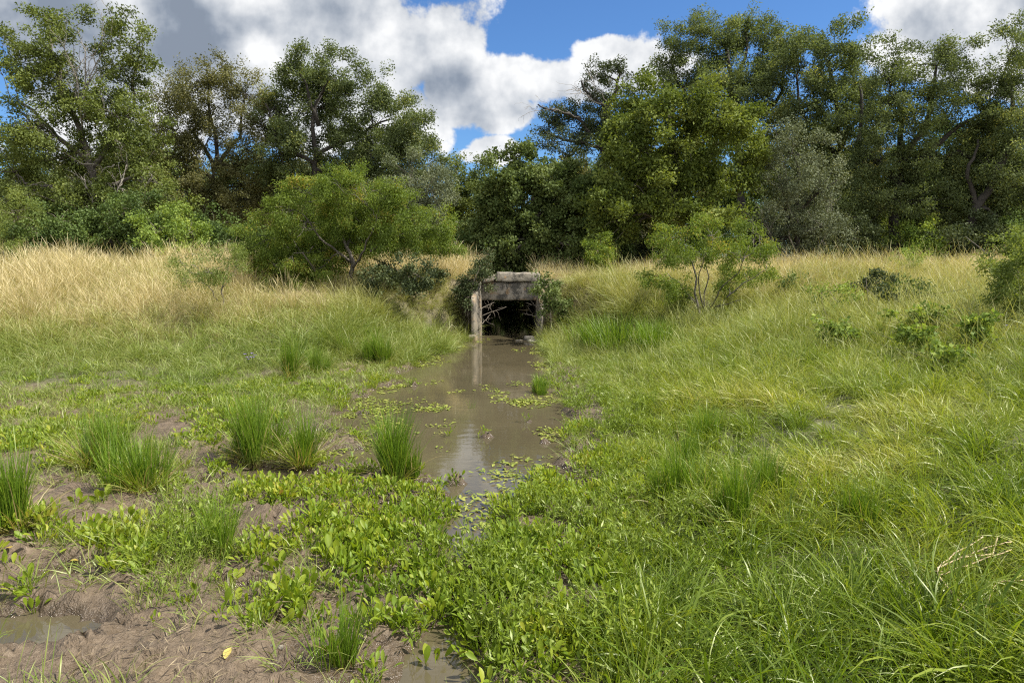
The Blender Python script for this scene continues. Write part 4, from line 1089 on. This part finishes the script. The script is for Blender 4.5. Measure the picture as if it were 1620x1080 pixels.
# dead straw and crumbs on the mud
def crumbs(g):
    q = Geo(); n = 7
    C = np.concatenate([g.normal(size=(n, 2)) * .08, g.uniform(.002, .012, (n, 1))], 1)
    az = g.random(n) * 6.28; T = np.stack([np.cos(az), np.sin(az), g.normal(0, .12, n)], 1)
    leaf_quads(q, C, norm(T), np.tile([0, 0, 1.], (n, 1)) + g.normal(size=(n, 3)) * .3, g.uniform(.02, .11, n), g.uniform(.002, .006, n), g.random(n))
    return q
X, Y, Z, g = sample((-6, 2.2), (1.9, 9), lambda y: 150, 28)
px, py, d, n1, n2, n3, dry, bare, mead, left = mask_fields(X, Y, Z)
keep = (g.random(len(X)) < .75 * sstep(.4, .62, n2)) & (Z > .008)
scatter('plant_litter', 'bits of dead straw and stems lying on the bare mud', 'plant litter', np.stack([X, Y, Z + .004], 1)[keep], mk(crumbs, 6, 470), M['litter'], g.uniform(.6, 1.2, len(X))[keep], g.random(len(X))[keep], .05, 8)

# ------------------------------------------------------------------ rush clumps (things)
RC = 'clumps of green rushes standing in the marsh'
rushes = [(457, 597, 62, 18, 'narrow green rush clump on the left bank, beside the purple flowers'),
          (602, 577, 48, 22, 'spreading rush clump at the water edge left of the stream, far one'),
          (541, 562, 34, 14, 'faint far rush clump on the left bank below the dark round shrub'),
          (677, 545, 26, 10, 'smallest rush clump, near the left wing wall of the culvert'),
          (500, 590, 40, 20, 'thin low rush clump right of the narrow clump by the flowers'),
          (392, 727, 100, 46, 'biggest dense rush clump on the left mud flat'),
          (478, 740, 95, 26, 'tall thin pale-stemmed rush clump at the left end of the water'),
          (628, 768, 105, 36, 'dark green rush clump standing in the water in the middle'),
          (150, 738, 95, 50, 'splayed rush clump with straw-coloured base, on the left mud'),
          (228, 775, 95, 50, 'splayed rush clump behind the broad-leaved plants on the left'),
          (28, 835, 135, 46, 'tall rush clump cut by the left edge of the view'),
          (345, 880, 95, 36, 'soft rush clump among weeds in the left foreground'),
          (1112, 700, 62, 26, 'short dark rush clump in the right meadow'),
          (1065, 800, 95, 40, 'rush clump among weeds right of the marsh plants'),
          (1165, 830, 110, 46, 'tall dark rush clump in the near right meadow'),
          (550, 1050, 110, 46, 'fine-bladed rush clump in the centre foreground'),
          (745, 667, 30, 8, 'few thin rush blades standing in the open water'),
          (1360, 830, 70, 40, 'grassy rush clump in the right foreground meadow'),
          (1210, 790, 90, 40, 'dark green rush clump uphill of the tall dark one in the near right meadow'),
          (1085, 745, 80, 26, 'slim rush clump above the weeds, right of the marsh plants'),
          (855, 625, 36, 26, 'grey pale-bladed rush clump at the right water edge')]
for i, (px, py, hp, wp, lab) in enumerate(rushes):
    g = np.random.default_rng(500 + i)
    b = G(px, py); b[2] = max(b[2], -.04)
    s = b[1] / 1080
    h = hp * s * (1.25 if px < 700 else 1.1); w = wp * s
    q = Geo(); n = int(np.clip(60 + 2600 * w * w * 8, 60, 800))
    n = int(n * g.uniform(.7, 1.15) * (.55 if i in (8, 9, 11, 15) else 1))
    if hp == 30 and px == 745: n = 9
    parts_ = 4 if w > .12 else 2
    for k in range(parts_):
        f = 1.0 if k == 0 else g.uniform(.5, 1.0)
        cx, cy = (0, 0) if k == 0 else (g.normal() * w * .42, g.normal() * w * .3)
        a_ = g.uniform(0, 6.28); bs = g.uniform(.2, 1.1)
        blades(q, max(5, n // parts_), g, (h * .5 * f, h * 1.15 * f), max(w * .28, .025), (.0, .26), .3, .0048 if i != 7 else .0065, 6, tint=(.42, .27), azs=1.1, center=(cx, cy), bias=(bs * math.cos(a_), bs * math.sin(a_)))
    blades(q, n // 7, g, (h * .3, h * .7), max(w * .45, .03), (.4, 1.1), .7, .005, 5, tint=(.97, .05))
    if i % 2: blades(q, n // 4, g, (h * .5, h * 1.0), max(w * .4, .03), (.0, .45), .4, .005, 6, tint=(.5, .25), center=(g.normal() * w * .6, g.normal() * w * .5))
    if i in (8, 9, 6): blades(q, n // 2, g, (h * .4, h * .8), w * .5, (.3, .9), .5, .005, 5, tint=(.85, .15))
    o = link('rush_clump', q.mesh('rush_clump'), M['rush'], None, b)
    tag(o, lab, 'rush clump', RC)
for i, (px, py, hp, wp, lab) in enumerate([(935, 552, 46, 40, 'left part of the bright green rush bed on the right bank'), (985, 556, 58, 44, 'middle, tallest part of the bright green rush bed on the right bank'), (1032, 552, 46, 32, 'right-hand rounded clump of the bright green rush bed on the right bank')]):
    g = np.random.default_rng(560 + i)
    b = G(px, py); s = b[1] / 1080; q = Geo()
    for k in range(7):
        blades(q, 80, g, (hp * s * .75, hp * s * 1.35), wp * s * .5, (.05, .5), .5, .008, 5, tint=(.5, .2), center=(g.normal() * wp * s * .45, g.normal() * .25))
    tag(link('rush_clump', q.mesh('rush_clump'), M['rush'], None, b), lab, 'rush clump', RC)

# ------------------------------------------------------------------ single marsh plants standing apart on the mud
M['arrow'] = leaf_mat('single_marsh_leaf', [(0, (.12, .18, .012)), (.5, (.215, .29, .02)), (1, (.34, .37, .04))], .44, .02, .5)
protos = []
lone = [(375, 965, 1.3), (455, 960, 1.5), (490, 930, 1.3), (440, 905, 1.1), (350, 985, .7), (300, 955, .9), (365, 930, 1.), (150, 850, 1.2), (120, 800, 1.), (35, 935, 1.2), (20, 900, 1.), (175, 870, .9), (190, 770, 1.3), (165, 795, 1.2),
        (510, 990, .8), (960, 1060, 1.2), (930, 1010, 1.1), (905, 905, 1.2), (525, 895, 1.3), (560, 880, 1.2), (680, 1055, 1.3), (780, 1010, 1.2), (55, 965, .8), (470, 985, 1.1), (245, 990, .5), (420, 880, .9), (1000, 1010, 1.1), (985, 965, 1.1), (520, 1040, 1.), (850, 1060, 1.1)]
for i, (px, py, s) in enumerate(lone):
    if i < 5:
        g = np.random.default_rng(600 + i)
        me = marsh_plant(int(g.integers(7, 12)), g, .07, (.042, .075), .03, .95, .42).mesh('marsh_plant'); protos.append(me)
        o = link('marsh_plant', me, M['arrow'])
    else:
        o = link('marsh_plant', protos[i % 5], M['arrow'])
    b = G(px, py); o.location = b; o.rotation_euler = (0, 0, i * 1.9); o.scale = (s, s, s)
    tag(o, 'single broad-leaved green marsh plant rooted in the wet foreground mud', 'marsh plant', 'single marsh plants on the foreground mud')

# ------------------------------------------------------------------ small things
M['petal'] = leaf_mat('purple_petal', [(0, (.22, .16, .52)), (1, (.38, .30, .70))], .3, .02)
M['stem'] = leaf_mat('flower_stem', [(0, (.10, .16, .03)), (1, (.14, .2, .04))], .2, .03)


def flower(label, px, py, n, s):
    b = G(px, py); g = np.random.default_rng(int(px)); root = thing('flower', label, 'flower', b)
    st = Geo(); bl = Geo()
    for k in range(n):
        e = np.array([g.normal() * .07, g.normal() * .05, g.uniform(.14, .24)]) * s
        st.tube(path((e[0] * .3, e[1] * .3, -.02), e, 5, .15, g), [.003] * 5, 4)
        a = np.arange(5) / 5 * 6.283; out = np.stack([np.cos(a), np.sin(a), np.full(5, .25)], 1)
        broad_leaves(bl, np.tile(e, (5, 1)), norm(out), norm(np.array([0, 0, 1.]) - out * .2), np.full(5, .026 * s), np.full(5, .024 * s), g, g.random(5))
    link('stem', st.mesh('stem'), M['stem'], root); link('blossom', bl.mesh('blossom'), M['petal'], root)


flower('cluster of small purple flowers at the edge of the left grass', 400, 584, 7, 1.0)
flower('lone pale purple flower in the right meadow below the thorny bush', 1572, 548, 1, 1.0)

# bent dry stalk in the right foreground
M['stalk'] = bark_mat('dry_stalk', (.42, .30, .16), (.62, .50, .31), 30)
g = np.random.default_rng(77)
b = G(1545, 975); geo = Geo()
def lift(px, py, h):
    q = G(px, py); dd = norm(np.array([0, 0, CZ]) - q); return q + dd * h - b
main = [lift(1640, 1040, .10), lift(1580, 1000, .20), lift(1530, 970, .24), lift(1510, 945, .28), lift(1484, 912, .34), lift(1484, 898, .36), lift(1520, 888, .36), lift(1570, 880, .34), (lift(1578, 850, .32))]
geo.tube(np.array(main), np.linspace(.006, .003, len(main)), 6)
for tr in ([(1484, 898, .36), (1520, 870, .37), (1555, 850, .36)], [(1484, 912, .34), (1530, 895, .36), (1600, 872, .35)], [(1520, 888, .36), (1560, 868, .37), (1600, 860, .36)], [(1545, 975, .22), (1580, 925, .3), (1625, 918, .3)], [(1490, 905, .35), (1475, 905, .3)], [(1510, 945, .28), (1515, 990, .2)]):
    pp = np.array([lift(*t) for t in tr]); geo.tube(np.concatenate([path(a, c, 5, .1, g)[:-1] for a, c in zip(pp[:-1], pp[1:])] + [pp[-1:]]), .0028, 5)
tag(link('dry_stalk', geo.mesh('dry_stalk', True), M['stalk'], None, b), 'bent bleached dry stalk lying over the green grass in the right foreground', 'dry stalk')

# fallen leaves and pale pebbles on the mud
M['fallen'] = leaf_mat('yellow_fallen_leaf', [(0, (.45, .33, .05)), (1, (.50, .42, .12))], .2, .05)
for i, (px, py, L_, lab) in enumerate([(15, 873, .06, 'orange-yellow fallen leaf on the mud at the left edge'), (361, 1041, .06, 'pale yellow fallen leaf on the mud at the bottom left'), (843, 1012, .05, 'orange fallen leaf beside the dark mud hole in the foreground'),
                                       (118, 891, .06, 'green-yellow fallen leaf floating in the muddy puddle'), (955, 872, .05, 'yellow fallen leaf among the marsh plants right of centre')]):
    g = np.random.default_rng(700 + i); q = Geo()
    broad_leaves(q, np.array([[-L_ / 2, 0, 0]]), np.array([[1., 0, .12]]), np.array([[0, 0, 1.]]), np.array([L_]), np.array([L_ * .55]), g, np.array([g.random()]))
    b = G(px, py); b[2] = max(b[2], 0) + .012
    o = link('fallen_leaf', q.mesh('fallen_leaf'), M['fallen'], None, b); o.rotation_euler = (0, 0, g.uniform(0, 6))
    tag(o, lab, 'leaf', 'fallen leaves on the mud')
for i, (px, py, s, lab) in enumerate([(443, 1026, .016, 'whitish pebble on the mud in the foreground'), (430, 1024, .009, 'tiny white pebble left of the whitish pebble'), (195, 1036, .014, 'pale orange pebble on the smooth wet mud'), (153, 1071, .010, 'small orange pebble at the bottom edge of the mud')]):
    o = rock(lab, px, py, G(px, py)[1], s, 'pale_conc' if i < 2 else 'capstone', 20 + i, .6)
    o.name = 'pebble'; o['category'] = 'pebble'

# ------------------------------------------------------------------ sky
SUN_AZ, SUN_EL = R(98), R(54)
w = bpy.data.worlds.new('World'); sc.world = w; w.use_nodes = True
nt = w.node_tree; nt.nodes.clear(); N = nt.nodes; L = nt.links
sky = N.new('ShaderNodeTexSky'); sky.sky_type = 'NISHITA'; sky.sun_disc = False
sky.sun_elevation = SUN_EL; sky.sun_rotation = SUN_AZ; sky.air_density = 1.0; sky.dust_density = .35; sky.ozone_density = 2.5
tc = N.new('ShaderNodeTexCoord'); sp = N.new('ShaderNodeSeparateXYZ'); L.new(tc.outputs['Generated'], sp.inputs[0])
yy = math_(nt, 'MAXIMUM', math_(nt, 'ABSOLUTE', sp.outputs[1]), .12)
u = math_(nt, 'DIVIDE', sp.outputs[0], yy); v = math_(nt, 'DIVIDE', sp.outputs[2], yy)
cmb = N.new('ShaderNodeCombineXYZ'); L.new(u, cmb.inputs[0]); L.new(v, cmb.inputs[1])
uv = cmb.outputs[0]
def n2d(vec, sc_, det, ro):
    n = N.new('ShaderNodeTexNoise'); n.noise_dimensions = '2D'
    n.inputs['Scale'].default_value = sc_; n.inputs['Detail'].default_value = det; n.inputs['Roughness'].default_value = ro
    L.new(vec, n.inputs['Vector']); return n.outputs['Fac']


nA = n2d(uv, 6.0, 6, .6)
nB = n2d(uv, 2.6, 2, .55)


def uvpx(px, py):
    d = ray(px, py); return d[0] / d[1], d[2] / d[1]


def vm(op, a, *b):
    n = N.new('ShaderNodeVectorMath'); n.operation = op; L.new(a, n.inputs[0])
    for k, q in enumerate(b): n.inputs[k + 1].default_value = q
    return n


def blobsum(bl):
    out = None
    for (px, py, rx, ry, s) in bl:
        a, b_ = uvpx(px, py)
        kx, ky = 1080 / rx, 1080 / ry
        q = vm('MULTIPLY_ADD', uv, (kx, ky, 0), (-a * kx, -b_ * ky, 0)).outputs[0]
        dt = N.new('ShaderNodeVectorMath'); dt.operation = 'DOT_PRODUCT'; L.new(q, dt.inputs[0]); L.new(q, dt.inputs[1])
        e = math_(nt, 'MULTIPLY', math_(nt, 'POWER', .3679, dt.outputs['Value']), s)
        out = e if out is None else math_(nt, 'MAXIMUM', out, e)
    return out


dens = blobsum([(250, 60, 330, 230, 1.3), (560, 90, 220, 150, 1.25), (640, 170, 120, 80, 1.1), (60, 230, 120, 60, .75), (700, 20, 40, 40, .8), (880, 125, 190, 55, 1.3), (950, 85, 80, 40, 1.2), (725, 145, 80, 60, 1.5), (800, 175, 120, 40, 1.1), (1030, 110, 70, 35, 1.0), (790, 238, 60, 26, 1.05), (745, 245, 30, 16, .8), (1560, 30, 190, 95, 1.4), (1610, 100, 120, 60, 1.1), (1150, 0, 70, 10, .2), (880, 10, 40, 14, .36), (770, 40, 30, 40, .45),
                (350, -500, 700, 250, 1.1), (1300, -600, 500, 220, 1.1), (900, -1700, 1300, 600, 1.1)])
fill_cloud = N.new('ShaderNodeMapRange'); fill_cloud.inputs[1].default_value = .15; fill_cloud.inputs[2].default_value = -.25; fill_cloud.inputs[4].default_value = 1.0  # bright cloud bank added behind the camera to lift the fill light
L.new(sp.outputs[1], fill_cloud.inputs[0])
dens = math_(nt, 'MAXIMUM', dens, fill_cloud.outputs[0])
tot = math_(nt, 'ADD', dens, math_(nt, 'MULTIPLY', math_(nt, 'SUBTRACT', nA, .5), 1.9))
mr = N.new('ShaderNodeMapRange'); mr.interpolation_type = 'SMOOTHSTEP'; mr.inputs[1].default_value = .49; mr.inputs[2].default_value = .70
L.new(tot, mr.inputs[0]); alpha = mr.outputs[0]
# brightness: grey in thick/under parts, white at rims and sunlit tops
shade = blobsum([(275, 55, 75, 80, 1.25), (60, 60, 190, 130, .9), (480, 10, 190, 50, .7), (640, 60, 60, 30, .4), (520, 130, 120, 40, .4), (712, 134, 60, 30, .62), (860, 170, 130, 34, .55), (1540, 60, 110, 70, .75), (420, 150, 140, 60, .35), (610, 105, 60, 22, .35), (350, -500, 500, 180, .6)])
up = N.new('ShaderNodeVectorMath'); up.operation = 'ADD'; up.inputs[1].default_value = (.02, .035, 0); L.new(uv, up.inputs[0])
nA2 = n2d(up.outputs[0], 6.0, 4, .6)
lit = math_(nt, 'SUBTRACT', nA, nA2)
br = math_(nt, 'ADD', math_(nt, 'SUBTRACT', .94, math_(nt, 'MULTIPLY', math_(nt, 'MULTIPLY', shade, math_(nt, 'MULTIPLY_ADD', nB, 1.3, .0)), .85)), math_(nt, 'MULTIPLY', lit, 1.5))
br = math_(nt, 'ADD', br, math_(nt, 'MULTIPLY', math_(nt, 'SUBTRACT', nB, .5), -.45))
br = math_(nt, 'MINIMUM', math_(nt, 'MAXIMUM', br, .22), 1.0)
cc = ramp(nt, br, [(0, (.17, .21, .28)), (.3, (.28, .33, .41)), (.6, (.52, .56, .62)), (1, (.95, .96, .97))])
cs = N.new('ShaderNodeVectorMath'); cs.operation = 'SCALE'; L.new(math_(nt, 'MULTIPLY_ADD', fill_cloud.outputs[0], 3.2, 6.0), cs.inputs[3]); L.new(cc, cs.inputs[0])
skc = mixc(nt, 1.0, sky.outputs[0], (.42, .63, .87), 'MULTIPLY')
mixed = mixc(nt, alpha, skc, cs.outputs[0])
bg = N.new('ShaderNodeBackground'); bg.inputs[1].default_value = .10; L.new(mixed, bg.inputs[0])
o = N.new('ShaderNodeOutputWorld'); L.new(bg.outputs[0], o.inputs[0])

sl = bpy.data.lights.new('sun', 'SUN'); sl.energy = 4.9; sl.angle = R(.5); sl.color = (1, .95, .86)
so = bpy.data.objects.new('sun', sl); COL.objects.link(so)
S = Vector((math.cos(SUN_EL) * math.sin(SUN_AZ), math.cos(SUN_EL) * math.cos(SUN_AZ), math.sin(SUN_EL)))
so.rotation_euler = S.to_track_quat('Z', 'Y').to_euler(); so.location = S * 60

# ------------------------------------------------------------------ camera and render
cam = bpy.data.cameras.new('camera'); cam.lens = 24; cam.sensor_width = 36; cam.clip_end = 2000; cam.clip_start = .05
co = bpy.data.objects.new('camera', cam); COL.objects.link(co)
co.location = (0, 0, CZ); co.rotation_euler = (R(90) - PITCH, 0, 0)
sc.camera = co
sc.view_settings.view_transform = 'Standard'; sc.view_settings.look = 'None'; sc.view_settings.gamma = 1; sc.view_settings.exposure = .8
cy = sc.cycles
cy.max_bounces = 3; cy.diffuse_bounces = 2; cy.glossy_bounces = 2; cy.transmission_bounces = 2; cy.transparent_max_bounces = 4
cy.use_denoising = False; cy.pixel_filter_type = 'BLACKMAN_HARRIS'; cy.filter_width = 1.2; cy.sample_clamp_indirect = 6; cy.caustics_reflective = False; cy.caustics_refractive = False
cy.use_light_tree = False; w.cycles.sampling_method = 'NONE'
sc.render.use_persistent_data = False
